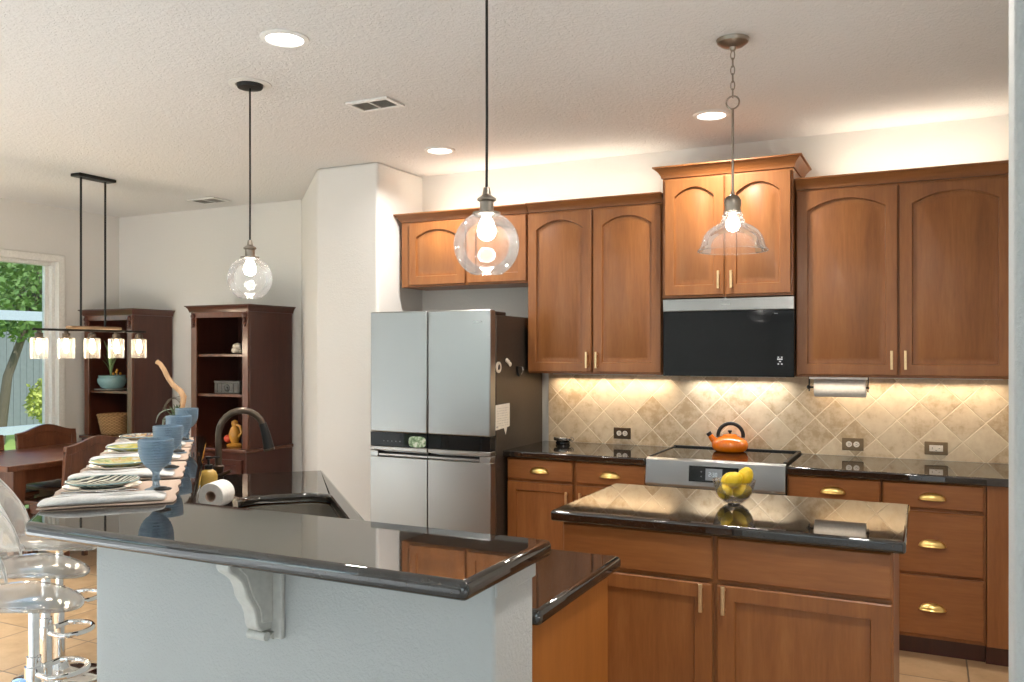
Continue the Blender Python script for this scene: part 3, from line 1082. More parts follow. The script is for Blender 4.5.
# ------------------------------------------------------------------ island
IY = 3.0
ix0, ix1 = -1.245, -0.092
isl = thing('kitchen_island', 'wooden kitchen island with two doors under its granite top', 'island', (ix0, IY, 0))
IW = ix1 - ix0
MB().box(0, IW, 0, 0.655, 0.10, 0.873).build('carcass', 'maple', isl, bevel=0.002)
MB().box(0.03, IW - 0.03, 0.06, 0.60, 0, 0.10).build('toe_kick', 'mahogany', isl)
drawer_front(isl, 0.006, 0.716, 0.567, 0.152, False, 'drawer_front')
drawer_front(isl, 0.588, 0.716, 0.560, 0.152, False, 'drawer_front')
add_door(isl, 0.006, 0.118, 0.567, 0.583, 0, False, (0.530, 0.535), stile=0.062)
add_door(isl, 0.588, 0.118, 0.560, 0.583, 0, False, (0.026, 0.535), stile=0.062)
tag(MB().box(-1.280, -0.055, 2.955, 3.70, 0.874, 0.914).build('island_counter', 'granite', bevel=0.010, seg=4),
    'black granite top of the kitchen island', 'countertop')

# ------------------------------------------------------------------ outlets and switch
def outlet(label, x, z, mat, style):
    o = thing('wall_outlet', label, 'outlet', (x, YW - 0.0125, z), 0, 'outlets on the backsplash')
    MB().box(-0.058, 0.058, -0.006, 0, -0.036, 0.036).build('plate', mat, o, bevel=0.003)
    if style == 'round':
        for s_ in (-0.020, 0.020):
            sk_ = MB().lathe([(0.0165, 0.0), (0.0165, -0.003), (0.001, -0.003)], (s_, -0.006, 0), 20, 'y').build('socket', 'outlet_white', o)
            MB().box(s_ - 0.005, s_ + 0.005, -0.0094, -0.0088, 0.004, 0.006).box(s_ - 0.005, s_ + 0.005, -0.0094, -0.0088, -0.006, -0.004).box(s_ + 0.007, s_ + 0.010, -0.0094, -0.0088, -0.002, 0.002).build('slots', 'dark_gap', sk_)
    else:
        sk_ = MB().box(-0.034, 0.034, -0.009, -0.006, -0.017, 0.017).build('socket', 'outlet_white', o, bevel=0.002)
        MB().box(-0.020, -0.018, -0.0096, -0.009, -0.006, 0.006).box(0.012, 0.020, -0.0096, -0.009, -0.001, 0.001).box(-0.004, 0.004, -0.0096, -0.009, -0.012, -0.010).build('slots', 'dark_gap', sk_)
    return o


outlet('dark bronze double outlet on the tile left of the range', -1.764, 0.986, 'outlet_bronze', 'round')
outlet('bronze double outlet with two round sockets on the tile under the paper towels', -0.376, 0.982, 'outlet_light_bronze', 'round')
outlet('bronze outlet with one rectangular white socket on the tile at the right', 0.053, 0.980, 'outlet_light_bronze', 'square')
sw = thing('light_switch', 'white rocker light switch on the wall at the right edge', 'switch', (0.190, 1.6995, 1.09))
MB().box(-0.036, 0.036, -0.007, 0, -0.058, 0.058).build('plate', 'white_paint', sw, bevel=0.003)
MB().box(-0.022, 0.014, -0.011, -0.007, -0.034, 0.034).build('rocker', 'white_paint', sw, bevel=0.002)
MB().box(-0.0275, -0.0250, -0.0082, -0.007, -0.018, 0.016).build('slot', 'grey_fixture', sw)
# outlet on the kitchen side of the bar wall
ox_, oy_ = arm(3.62, ub + 0.0006)
o = thing('wall_outlet', 'black outlet on the kitchen side of the bar wall', 'outlet', (ox_, oy_, 0.99), ARM)
MB().box(0, 0.007, -0.058, 0.058, -0.036, 0.036).build('plate', 'black_plastic', o, bevel=0.003)
MB().box(0.007, 0.010, -0.034, 0.034, -0.017, 0.017).build('socket', 'black_metal', o, bevel=0.002)

# ------------------------------------------------------------------ things on island, counters and range
# glass bowl with lemons
BX, BY, B0 = -0.681, 3.40, 0.9145
bw = thing('glass_bowl', 'clear glass bowl of lemons on the island', 'bowl', (BX, BY, B0))
prof = [(0.001, 0.004), (0.026, 0.003), (0.036, 0.006), (0.055, 0.022), (0.070, 0.045), (0.078, 0.070), (0.083, 0.092), (0.085, 0.094), (0.081, 0.093), (0.075, 0.070), (0.067, 0.046), (0.052, 0.025), (0.032, 0.010), (0.001, 0.008)]
MB().lathe(prof, seg=36).build('bowl', 'clear_glass', bw)
MB().lathe([(0.001, 0.0), (0.024, 0.0), (0.026, 0.004), (0.001, 0.006)], seg=24).build('foot', 'chrome', bw)


def lemon_mesh(L=0.041, r=0.030):
    prof = []
    n = 16
    for i in range(n + 1):
        f = i / n
        z = -L + 2 * L * f
        base = math.sqrt(max(0, 1 - (z / (L * 0.93)) ** 2)) if abs(z) < L * 0.93 else 0
        nip = 0.006 * max(0, 1 - abs(abs(z) - L * 0.93) / (L * 0.2))
        prof.append((max(0.0008, r * base ** 0.9 + nip), z))
    return MB().lathe(prof, seg=20)


lem = lemon_mesh().build('lemon', 'lemon_skin')
spots = [((-0.030, -0.022, 0.048), (1.2, 0.4, 0.3), 'lower left lemon in the glass bowl, pressed against the front rim'),
         ((0.028, 0.012, 0.050), (1.3, -0.3, 1.4), 'lemon low on the right side of the glass bowl'),
         ((-0.022, 0.028, 0.088), (0.5, 0.9, 0.2), 'smaller upper left lemon at the back of the bowl'),
         ((0.004, -0.030, 0.098), (0.9, 0.7, 0.6), 'front middle lemon heaped in the glass bowl'),
         ((0.040, 0.016, 0.107), (0.3, 0.35, 0.4), 'topmost lemon, upright at the right of the heap')]
for i, (p, rt, lb) in enumerate(spots):
    o = lem if i == 0 else lem.copy()
    if i:
        COL.objects.link(o)
    o.location = (BX + p[0], BY + p[1], B0 + p[2])
    o.rotation_euler = rt
    tag(o, lb, 'lemon', 'lemons in the glass bowl')

# kettle
KX, KY = -1.045, 5.10
kt = thing('kettle', 'orange enamel kettle with black handle on the cooktop', 'kettle', (KX, KY, 0.9215), R(12))
MB().lathe([(0.001, 0.0), (0.078, 0.0), (0.094, 0.008), (0.105, 0.028), (0.106, 0.048), (0.096, 0.068), (0.075, 0.080), (0.052, 0.092), (0.045, 0.095), (0.001, 0.096)], seg=40).build('body', 'orange_enamel', kt)
ld = MB().lathe([(0.044, 0.0945), (0.044, 0.099), (0.036, 0.104), (0.001, 0.107)], seg=28).build('lid', 'orange_enamel', kt)
MB().lathe([(0.007, 0.106), (0.007, 0.114), (0.013, 0.118), (0.013, 0.125), (0.001, 0.128)], seg=18).build('knob', 'black_plastic', ld)
sp = MB().tube([(-0.075, 0, 0.050), (-0.100, 0, 0.072), (-0.118, 0, 0.098)], [0.026, 0.019, 0.014], 14).build('spout', 'orange_enamel', kt)
MB().tube([(-0.114, 0, 0.094), (-0.126, 0, 0.110)], [0.0165, 0.0165], 14).build('spout_cap', 'black_plastic', sp)
pts = [(0.072 * math.cos(R(a)) + 0.004, 0, 0.094 + 0.072 * math.sin(R(a))) for a in range(-8, 189, 14)]
MB().tube(pts, 0.0115, 12).build('handle', 'black_plastic', kt)

# little lidded dish on the left counter
gd = thing('trinket_dish', 'small glass dish with metal lid on the counter beside the refrigerator', 'dish', (-2.115, 5.09, 0.9145))
MB().lathe([(0.001, 0.0), (0.042, 0.0), (0.048, 0.005), (0.046, 0.016), (0.040, 0.020), (0.001, 0.020)], seg=28).build('base', 'black_gloss', gd)
MB().lathe([(0.040, 0.0205), (0.058, 0.026), (0.061, 0.040), (0.058, 0.047), (0.001, 0.049)], seg=28).build('lid', 'steel_bowl', gd)
MB().tube([(0.056 + 0.018 * math.sin(R(a)), 0.0, 0.034 + 0.014 * math.cos(R(a))) for a in range(0, 181, 30)], 0.004, 8).build('handle', 'nickel', gd)

# paper towels under the cabinet
pt = thing('paper_towel_holder', 'dark paper towel bracket mounted under the right wall cabinet', 'holder', (-0.435, 5.06, UB))
MB().box(-0.160, -0.154, -0.010, 0.010, -0.085, -0.0005).box(0.148, 0.154, -0.010, 0.010, -0.085, -0.0005).box(-0.160, 0.154, -0.010, 0.010, -0.006, -0.0005).build('bracket', 'black_metal', pt)
MB().tube([(-0.166, 0, -0.062), (0.158, 0, -0.062)], 0.006, 10).ball((-0.160, 0, -0.062), 0.012, 12, 8).build('rod', 'black_metal', pt)


def towel_roll(name, label, loc, rz, axis, r=0.055, L=0.28):
    o = thing(name, label, 'paper towels', loc, rz)
    MB().lathe([(0.021, -L / 2), (r - 0.002, -L / 2), (r, -L / 2 + 0.002), (r, L / 2 - 0.002), (r - 0.002, L / 2), (0.021, L / 2), (0.021, -L / 2)], (0, 0, 0), 36, axis, cap=False).build('towel', 'paper', o)
    MB().lathe([(0.0208, -L / 2 + 0.001), (0.0208, L / 2 - 0.001), (0.0185, L / 2 - 0.001), (0.0185, -L / 2 + 0.001), (0.0208, -L / 2 + 0.001)], (0, 0, 0), 24, axis, cap=False).build('core', 'mat_cloth', o)
    return o


towel_roll('paper_towel_roll', 'white paper towel roll hanging under the right wall cabinet', (-0.428, 5.06, UB - 0.062), 0, 'x', 0.053, 0.27)
rx, ry = arm(3.46, -0.012)
towel_roll('paper_towel_roll', 'white paper towel roll lying on the sink counter behind the bar', (rx, ry, 0.9145 + 0.052), R(20), 'y', 0.050, 0.105)

# soap bottle
sx_, sy_ = arm(3.86, -0.046)
so = thing('soap_bottle', 'yellow soap bottle with black pump beside the faucet', 'soap', (sx_, sy_, 0.9145), ARM)
MB().lathe([(0.001, 0.0), (0.034, 0.0), (0.037, 0.006), (0.037, 0.070), (0.030, 0.088), (0.016, 0.098), (0.001, 0.098)], seg=28).build('bottle', 'soap_yellow', so)
m = MB().lathe([(0.017, 0.098), (0.017, 0.116), (0.006, 0.118), (0.006, 0.140), (0.014, 0.142), (0.014, 0.152), (0.001, 0.153)], seg=20)
m.box(-0.005, 0.045, -0.005, 0.005, 0.143, 0.151)
m.build('pump', 'black_plastic', so)

# faucet
fx, fy = arm(3.95, -0.006)
fc = thing('faucet', 'bronze gooseneck pull-down faucet behind the sink', 'faucet', (fx, fy, 0.9145), ARM)
MB().lathe([(0.001, 0.0), (0.030, 0.0), (0.030, 0.006), (0.023, 0.014), (0.021, 0.085), (0.024, 0.090), (0.024, 0.098), (0.016, 0.104), (0.001, 0.104)], seg=24).build('base', 'bronze', fc)
pts = [(0, 0, 0.10), (0, 0, 0.17), (0, 0, 0.215)]
for a in range(180, 19, -16):
    pts.append((0.098 + 0.098 * math.cos(R(a)), 0, 0.235 + 0.105 * math.sin(R(a))))
MB().tube(pts, 0.0145, 14).build('spout', 'aged_bronze', fc)
ex, ez = pts[-1][0], pts[-1][2]
sh = MB().tube([(ex - 0.004, 0, ez + 0.010), (ex + 0.012, 0, ez - 0.045), (ex + 0.024, 0, ez - 0.105)], [0.0165, 0.0195, 0.0240], 16).build('spray_head', 'black_metal', fc)
MB().tube([(ex + 0.0238, 0, ez - 0.102), (ex + 0.0258, 0, ez - 0.112)], [0.0250, 0.0230], 16).build('rim', 'aged_bronze', sh)
MB().tube([(0.0, -0.018, 0.055), (0.010, -0.045, 0.062), (0.050, -0.075, 0.085)], [0.010, 0.009, 0.0075], 12).build('lever', 'bronze', fc)

# ------------------------------------------------------------------ place settings on the bar
TS = [2.90, 3.40, 3.90, 4.38]
where = ['nearest the corner of the bar', 'second from the corner of the bar', 'third from the corner of the bar', 'at the far end of the bar']
glazes = ['zebra_glaze', 'floral_glaze', 'citrus_glaze', 'berry_glaze']
look = ['black and cream zebra-patterned plate', 'amber and green flower-patterned plate', 'yellow and green leaf-patterned plate', 'multicoloured berry-patterned plate']


def wavy_cloth(w, l, nx, ny, z, amp, seed, th):
    rnd = random.Random(seed)
    ph = [rnd.uniform(0, 6) for _ in range(4)]
    top, vs, fs = [], [], []
    for j in range(ny + 1):
        for i in range(nx + 1):
            x = -w / 2 + w * i / nx
            y = -l / 2 + l * j / ny
            dz = amp * (math.sin(x * 26 + ph[0]) * 0.5 + math.sin(y * 60 + ph[1]) * 0.35 + math.sin((x + y) * 34 + ph[2]) * 0.4)
            e = 0.004 * math.sin(y * 40 + ph[3])
            vs.append((x + e, y + 0.004 * math.sin(x * 30 + ph[2]), z + abs(dz)))
    for j in range(ny):
        for i in range(nx):
            a = j * (nx + 1) + i
            fs.append((a, a + 1, a + nx + 2, a + nx + 1))
    return MB().add(vs, fs)


def rolled_cloth(w, l, h, seed):
    rnd = random.Random(seed)
    ph = [rnd.uniform(0, 6) for _ in range(3)]
    ls = []
    nx, nc = 18, 16
    for i in range(nx + 1):
        f = i / nx
        x = -w / 2 + w * f
        e = min(1.0, 0.55 + 3.0 * min(f, 1 - f))
        hh = h * e * (1 + 0.10 * math.sin(x * 30 + ph[0]))
        loop = []
        for k in range(nc):
            a = 2 * PI * k / nc
            cy_, cz_ = math.cos(a), math.sin(a)
            yy = l / 2 * (abs(cy_) ** 0.6) * (1 if cy_ > 0 else -1) * (1 + 0.03 * math.sin(x * 22 + ph[1]))
            zz = hh / 2 + hh / 2 * (abs(cz_) ** 0.6) * (1 if cz_ > 0 else -1)
            if cz_ > 0:
                zz += 0.0022 * math.sin(yy * 120 + x * 14 + ph[2]) * e
            loop.append((x, yy + 0.004 * math.sin(x * 17 + ph[2]), max(0.0005, zz)))
        ls.append(loop)
    return MB().loops(ls)


goblet0 = None
GU = [-0.188, -0.18, -0.165, -0.15]
for i, t in enumerate(TS):
    cx, cy = arm(t - 0.05, -0.30)
    # placemat
    pm = wavy_cloth(0.35, 0.44, 10, 12, 0.0032, 0.0006, i, 0.004).build('placemat', 'mat_cloth', solid=0.004)
    pm.location = (cx, cy, BZ)
    pm.rotation_euler = (0, 0, ARM)
    tag(pm, 'pinkish woven placemat under the place setting ' + where[i], 'placemat', 'placemats on the bar')
    # plates
    px_, py_ = arm(t + 0.015, -0.345)
    dp_ = MB().lathe([(0.001, 0.0), (0.065, 0.0), (0.073, 0.004), (0.110, 0.013), (0.113, 0.016), (0.109, 0.017), (0.073, 0.009), (0.001, 0.008)], seg=48).build('dinner_plate', 'china')
    dp_.location = (px_, py_, BZ + 0.0066)
    tag(dp_, 'pale dinner plate under the smaller plate ' + where[i], 'plate', 'dinner plates on the bar')
    sp_ = thing('salad_plate', look[i] + ' ' + where[i], 'plate', (px_, py_, BZ + 0.0156), R(20 * i), 'patterned plates on the bar')
    MB().lathe([(0.001, 0.0), (0.058, 0.0), (0.066, 0.004), (0.103, 0.017), (0.106, 0.020), (0.102, 0.021), (0.066, 0.009), (0.001, 0.008)], seg=48).build('glaze', glazes[i], sp_)
    MB().tube([(0.1045 * math.cos(2 * PI * k / 48), 0.1045 * math.sin(2 * PI * k / 48), 0.0205) for k in range(48)], 0.0022, 6, True).build('rim', 'teal_glaze', sp_)
    # napkin folded along the near edge
    nx_, ny_ = arm(t - 0.215, -0.315)
    nk = thing('napkin', 'folded white cloth napkin of the setting ' + where[i], 'napkin', (nx_, ny_, BZ + 0.0062), ARM, 'napkins on the bar')
    rolled_cloth(0.335, 0.105, 0.021, 30 + i).build('roll', 'cloth_white', nk, angle=80, subsurf=1)
    m = MB()
    for y0 in (-0.018, 0.016):
        m.tube([(-0.13 + 0.026 * k, y0 + 0.004 * math.sin(k * 0.9 + i), 0.0215 + 0.0012 * math.sin(k * 1.3)) for k in range(11)], [0.0005] + [0.0022] * 9 + [0.0005], 6)
    m.build('crease', 'cloth_white', nk)
    # napkin ring
    gx, gy = arm(t - 0.195, -0.160)
    nr = thing('napkin_ring', 'dark metal napkin ring on the napkin ' + where[i], 'napkin ring', (gx, gy, BZ + 0.030), ARM, 'napkin rings on the bar')
    MB().tube([(0.022 * math.cos(2 * PI * k / 20), 0.016 * math.sin(2 * PI * k / 20), 0.0015) for k in range(20)], 0.0034, 8, True).build('ring', 'black_metal', nr)
    MB().ball((0.0, 0, 0.004), 0.012, 14, 8, 1.3, 1.0, 0.5).build('knob', 'black_metal', nr)
    # goblet
    bx, by = arm(t - 0.045, GU[i])
    lb = 'ridged blue glass goblet at the place setting ' + where[i]
    if goblet0 is None:
        goblet0 = thing('goblet', lb, 'goblet', (bx, by, BZ + 0.0068), 0, 'blue goblets on the bar')
        pr = [(0.001, 0.060)]
        for k in range(45):
            f = k / 44
            rr_ = 0.0515 * (1 - (1 - min(1.0, f * 1.25 + 0.03)) ** 2.3) ** 0.55
            if f > 0.6:
                rr_ += 0.004 * (f - 0.6)
            pr.append((rr_ + 0.0011 * math.sin(f * 11 * 2 * PI), 0.062 + 0.094 * f))
        pi_ = [(max(0.001, r_ - 0.0035), z_ + 0.002) for r_, z_ in reversed(pr[1:])]
        MB().lathe(pr + pi_ + [(0.001, 0.068)], seg=40, cap=False).build('bowl', 'blue_glass', goblet0, angle=60)
        MB().lathe([(0.001, 0.0), (0.032, 0.0), (0.033, 0.003), (0.020, 0.007), (0.011, 0.013), (0.0095, 0.026), (0.014, 0.034), (0.0095, 0.042), (0.011, 0.055), (0.018, 0.0625), (0.001, 0.0635)], seg=28).build('stem', 'blue_glass', goblet0)
    else:
        place_copy(goblet0, lb, (bx, by, BZ + 0.0068))
kn = arm(2.715, -0.33)
ck = thing('table_knife', 'steel table knife lying on the napkin nearest the corner of the bar', 'knife', (kn[0], kn[1], BZ + 0.0305), ARM)
MB().prism([(-0.10, -0.005), (-0.01, -0.006), (-0.01, 0.006), (-0.10, 0.005)], 0, 0.004).build('handle', 'stainless', ck, bevel=0.001)
MB().prism([(-0.01, -0.006), (0.08, -0.007), (0.105, 0.0), (0.09, 0.006), (-0.01, 0.005)], 0.001, 0.003).build('blade', 'chrome', ck)

# driftwood arrangement at the far end of the bar
ax, ay = arm(4.60, -0.20)
dw = thing('driftwood_planter', 'grey pot with a bent driftwood branch and leaves at the far end of the bar', 'plant', (ax, ay, BZ + 0.001), R(26))
MB().lathe([(0.001, 0.0), (0.036, 0.0), (0.042, 0.008), (0.048, 0.055), (0.045, 0.058), (0.041, 0.050), (0.001, 0.048)], seg=26).build('pot', 'grey_stone', dw)
MB().tube([(0.005, 0, 0.045), (0.010, 0, 0.110), (0.022, 0, 0.165), (0.028, 0, 0.205), (0.012, 0, 0.235), (-0.022, 0, 0.262), (-0.050, 0, 0.300), (-0.072, 0, 0.345), (-0.090, 0, 0.372), (-0.108, 0, 0.384)],
          [0.013, 0.015, 0.014, 0.0155, 0.0145, 0.0135, 0.012, 0.012, 0.011, 0.012], 12).build('branch', 'driftwood_wood', dw)
m = MB()
rnd = random.Random(5)
for k in range(5):
    a = 0.2 + 0.5 * k
    m.tube([(0.012, 0, 0.17 + 0.01 * k), (-0.02 - 0.008 * k, 0.01 * math.sin(a), 0.205 - 0.004 * k), (-0.055 - 0.004 * k, 0.02 * math.sin(a * 2), 0.190 - 0.012 * k), (-0.072, 0.02 * math.sin(a), 0.160 - 0.012 * k)], 0.0015, 6)
m.build('twig', 'bark', dw)
m = MB()


def leaf(m, base, tip, width, bend=0.02, n=6, up=Vector((0, 0, 1))):
    b, t_ = Vector(base), Vector(tip)
    d = t_ - b
    side = d.cross(up)
    if side.length < 1e-5:
        side = Vector((1, 0, 0))
    side.normalize()
    nn = side.cross(d).normalized()
    vs, fs = [], []
    for i in range(n + 1):
        f = i / n
        w_ = width * math.sin(PI * min(0.97, f * 0.95 + 0.05)) ** 0.8
        c = b + d * f + nn * bend * math.sin(PI * f)
        vs += [c - side * w_, c - nn * w_ * 0.25, c + side * w_]
    for i in range(n):
        a = i * 3
        fs += [(a, a + 1, a + 4, a + 3), (a + 1, a + 2, a + 5, a + 4)]
    m.add(vs, fs)


for k in range(34):
    a = rnd.uniform(0, 2 * PI)
    rr_ = rnd.uniform(0.02, 0.06)
    leaf(m, (0.0, 0.0, 0.055), (rr_ * math.cos(a) - 0.030, rr_ * math.sin(a), 0.085 + rnd.uniform(0.0, 0.09)), 0.011, 0.012)
m.build('leaves', 'dark_leaf', dw, solid=0.0008)
m = MB()
leaf(m, (-0.030, -0.01, 0.145), (-0.100, -0.03, 0.075), 0.022, 0.025)
leaf(m, (-0.030, 0.02, 0.115), (-0.095, 0.04, 0.055), 0.015, 0.02)
m.build('pale_leaf', 'pale_leaf', dw, solid=0.001)
MB().tube([(0.045 + 0.034 * math.cos(R(a)), 0.0, 0.085 + 0.034 * math.sin(R(a))) for a in range(-20, 181, 20)], 0.003, 8).build('loop', 'black_metal', dw)


# ------------------------------------------------------------------ pendants and ceiling fittings
def globe_pendant(label, x, y, zc, r=0.104):
    """zc: height of the globe's centre"""
    o = thing('globe_pendant', label, 'pendant light', (x, y, zc), 0, 'glass globe pendants')
    prof = []
    for k in range(29):
        a = R(22 + (158 - 22 - 8) * k / 28)
        prof.append((r * math.sin(a), r * math.cos(a)))
    MB().lathe(prof, seg=44, cap=False).build('globe', 'clear_glass', o)
    zt = prof[0][1]
    MB().tube([(prof[-1][0] * math.cos(2 * PI * k / 40), prof[-1][0] * math.sin(2 * PI * k / 40), prof[-1][1]) for k in range(40)], 0.0018, 6, True).build('globe_rim', 'clear_glass', o)
    MB().lathe([(0.036, zt - 0.004), (0.044, zt), (0.044, zt + 0.006), (0.022, zt + 0.010), (0.022, zt + 0.040), (0.030, zt + 0.044), (0.030, zt + 0.050), (0.014, zt + 0.062), (0.010, zt + 0.085), (0.001, zt + 0.087)], seg=28).build('socket', 'nickel', o)
    MB().lathe([(0.012, zt + 0.004), (0.014, zt - 0.010), (0.024, zt - 0.030), (0.030, zt - 0.052), (0.024, zt - 0.073), (0.010, zt - 0.082), (0.001, zt - 0.083)], seg=24).build('bulb', 'bulb_pendant', o)
    lamp('pendant_lamp', 'POINT', (x, y, zc + zt - 0.055), LIGHTS['pendant'], NEUTRAL, shadow_soft_size=0.035)
    MB().tube([(0, 0, zt + 0.083), (0.001, 0, zt + 0.3), (0, 0, CEIL - zc - 0.015)], 0.0045, 8).build('cord', 'black_metal', o)
    MB().lathe([(0.001, CEIL - zc - 0.022), (0.057, CEIL - zc - 0.020), (0.060, CEIL - zc - 0.012), (0.060, CEIL - zc - 0.001), (0.001, CEIL - zc - 0.001)], seg=36).build('canopy', 'black_metal', o)
    return o


globe_pendant('clear glass globe pendant on black cord hanging in front of the dark hutch', -2.88, 3.07, 1.862)
globe_pendant('clear glass globe pendant on black cord hanging in front of the refrigerator cabinet', -1.25, 2.38, 1.855)
# white ring on the ceiling around the left pendant's canopy
tag(MB().lathe([(0.064, CEIL - 0.001), (0.066, CEIL - 0.006), (0.098, CEIL - 0.004), (0.100, CEIL - 0.001), (0.064, CEIL - 0.001)], (-2.88, 3.07, 0), 40, cap=False).build('ceiling_ring', 'white_paint'),
    'white round ceiling ring around the canopy of the left globe pendant', 'ceiling ring')

bx_, by_ = -0.704, 3.49
bp_ = thing('bell_pendant', 'clear glass bell pendant on rod and chain above the island', 'pendant light', (bx_, by_, 0))
prof = [(0.030, 2.088), (0.036, 2.084), (0.036, 2.076), (0.042, 2.070), (0.040, 2.060), (0.046, 2.052), (0.044, 2.042), (0.060, 2.032), (0.084, 2.020), (0.104, 2.003), (0.117, 1.983), (0.124, 1.962), (0.128, 1.945), (0.136, 1.934), (0.140, 1.926)]
MB().lathe(prof, seg=48, cap=False).build('bell_shade', 'clear_glass', bp_)
MB().tube([(0.139 * math.cos(2 * PI * k / 48), 0.139 * math.sin(2 * PI * k / 48), 1.926) for k in range(48)], 0.0028, 6, True).build('shade_rim', 'clear_glass', bp_)
MB().lathe([(0.030, 2.078), (0.033, 2.090), (0.030, 2.100), (0.034, 2.112), (0.034, 2.130), (0.024, 2.146), (0.010, 2.152), (0.008, 2.165), (0.001, 2.166)], seg=24).build('socket', 'nickel', bp_)
MB().lathe([(0.013, 2.080), (0.015, 2.066), (0.025, 2.045), (0.028, 2.028), (0.020, 2.010), (0.001, 2.002)], seg=24).build('bulb', 'bulb_pendant', bp_)
lamp('pendant_lamp', 'POINT', (bx_, by_, 2.02), LIGHTS['pendant'], NEUTRAL, shadow_soft_size=0.035)
MB().tube([(0, 0, 2.16), (0, 0, 2.50)], 0.005, 8).build('rod', 'nickel', bp_)
MB().tube([(0.026 * math.cos(2 * PI * k / 24), 0, 2.528 + 0.026 * math.sin(2 * PI * k / 24)) for k in range(24)], 0.0035, 8, True).build('hoop', 'nickel', bp_)
zz = 2.566
for k in range(6):
    pts = []
    for q in range(16):
        a = 2 * PI * q / 16
        w_, h_ = 0.008 * math.cos(a), 0.019 * math.sin(a)
        pts.append((w_, 0, zz + h_) if k % 2 else (0, w_, zz + h_))
    MB().tube(pts, 0.0023, 6, True).build('chain_link', 'nickel', bp_)
    zz += 0.031
MB().lathe([(0.001, 2.738), (0.010, 2.738), (0.014, 2.752), (0.045, 2.758), (0.062, 2.770), (0.066, CEIL - 0.001), (0.001, CEIL - 0.001)], seg=36).build('canopy', 'nickel', bp_)

vis = ['recessed ceiling light beside the globe pendant canopies', 'recessed ceiling light above the refrigerator cabinet', 'recessed ceiling light behind the bell pendant']
for k in range(3):
    x, y = CANS_AND_FILL[k]
    o = thing('recessed_light', vis[k], 'ceiling light', (x, y, CEIL), 0, 'recessed ceiling lights')
    MB().lathe([(0.098, -0.001), (0.096, -0.006), (0.076, -0.010), (0.074, -0.001), (0.098, -0.001)], seg=40, cap=False).build('trim_ring', 'white_paint', o)
    MB().lathe([(0.074, -0.003), (0.060, -0.0035), (0.001, -0.004)], seg=36).build('lens', 'lens_glow', o)


def vent(label, x, y, wx, wy, rz, group='ceiling vents'):
    o = thing('ceiling_vent', label, 'vent', (x, y, CEIL), rz, group)
    m = MB()
    b = 0.022
    m.box(-wx / 2, wx / 2, -wy / 2, -wy / 2 + b, -0.012, -0.001).box(-wx / 2, wx / 2, wy / 2 - b, wy / 2, -0.012, -0.001)
    m.box(-wx / 2, -wx / 2 + b, -wy / 2 + b, wy / 2 - b, -0.012, -0.001).box(wx / 2 - b, wx / 2, -wy / 2 + b, wy / 2 - b, -0.012, -0.001)
    m.box(-0.005, 0.005, -wy / 2 + b, wy / 2 - b, -0.012, -0.004)
    m.build('frame', 'white_paint', o, bevel=0.002)
    MB().box(-wx / 2 + b, wx / 2 - b, -wy / 2 + b, wy / 2 - b, -0.003, -0.001).build('backing', 'vent_dark', o)
    n = int((wy - 2 * b) / 0.014)
    for k in range(n):
        yy = -wy / 2 + b + (k + 0.5) * (wy - 2 * b) / n
        s_ = MB().prism([(yy - 0.005, -0.010), (yy - 0.004, -0.0105), (yy + 0.004, -0.004), (yy + 0.003, -0.0035)], -wx / 2 + b, wx / 2 - b, 'x').build('slat', 'grey_fixture', o)
    return o


vent('rectangular white ceiling vent near the middle of the kitchen ceiling', -2.53, 3.59, 0.255, 0.165, 0)
vent('small ceiling vent above the dark hutches in the dining room', -5.40, 5.28, 0.30, 0.20, 0)

# ------------------------------------------------------------------ linear chandelier over the dining table
CX, CY0, CY1, CZ = -5.43, 3.735, 4.655, 1.668
ch = thing('linear_chandelier', 'black linear chandelier with five glass jar shades over the dining table', 'chandelier', (CX, 0, 0))
MB().box(-0.05, 0.05, 4.052, 4.358, CEIL - 0.024, CEIL - 0.001).build('canopy', 'black_metal', ch, bevel=0.006)
for y in (4.10, 4.30):
    MB().tube([(0, y, CZ + 0.012), (0, y, CEIL - 0.02)], 0.0075, 10).build('rod', 'black_metal', ch)
MB().box(-0.010, 0.010, CY0, CY1, CZ - 0.010, CZ + 0.006).build('rail', 'black_metal', ch, bevel=0.002)
MB().box(-0.03, 0.03, 4.00, 4.42, CZ + 0.0065, CZ + 0.028).build('wood_beam', 'beam_wood', ch, bevel=0.004)
for y in (3.781, 3.985, 4.190, 4.395, 4.598):
    s_ = MB().lathe([(0.014, CZ - 0.0105), (0.014, CZ - 0.022), (0.026, CZ - 0.026), (0.026, CZ - 0.052), (0.034, CZ - 0.056), (0.034, CZ - 0.064), (0.001, CZ - 0.066)], (0, y, 0), 24).build('lamp_socket', 'aged_bronze', ch)
    MB().lathe([(0.030, CZ - 0.055), (0.052, CZ - 0.060), (0.055, CZ - 0.066), (0.055, CZ - 0.196), (0.052, CZ - 0.202)], (0, y, 0), 32, cap=False).build('glass_shade', 'jar_glass', s_)
    lamp('jar_lamp', 'POINT', (CX, y, CZ - 0.12), LIGHTS['jar'], WARM, shadow_soft_size=0.025)
    MB().lathe([(0.010, CZ - 0.064), (0.012, CZ - 0.080), (0.018, CZ - 0.105), (0.018, CZ - 0.135), (0.011, CZ - 0.158), (0.001, CZ - 0.165)], (0, y, 0), 20).build('bulb', 'bulb_warm', s_)

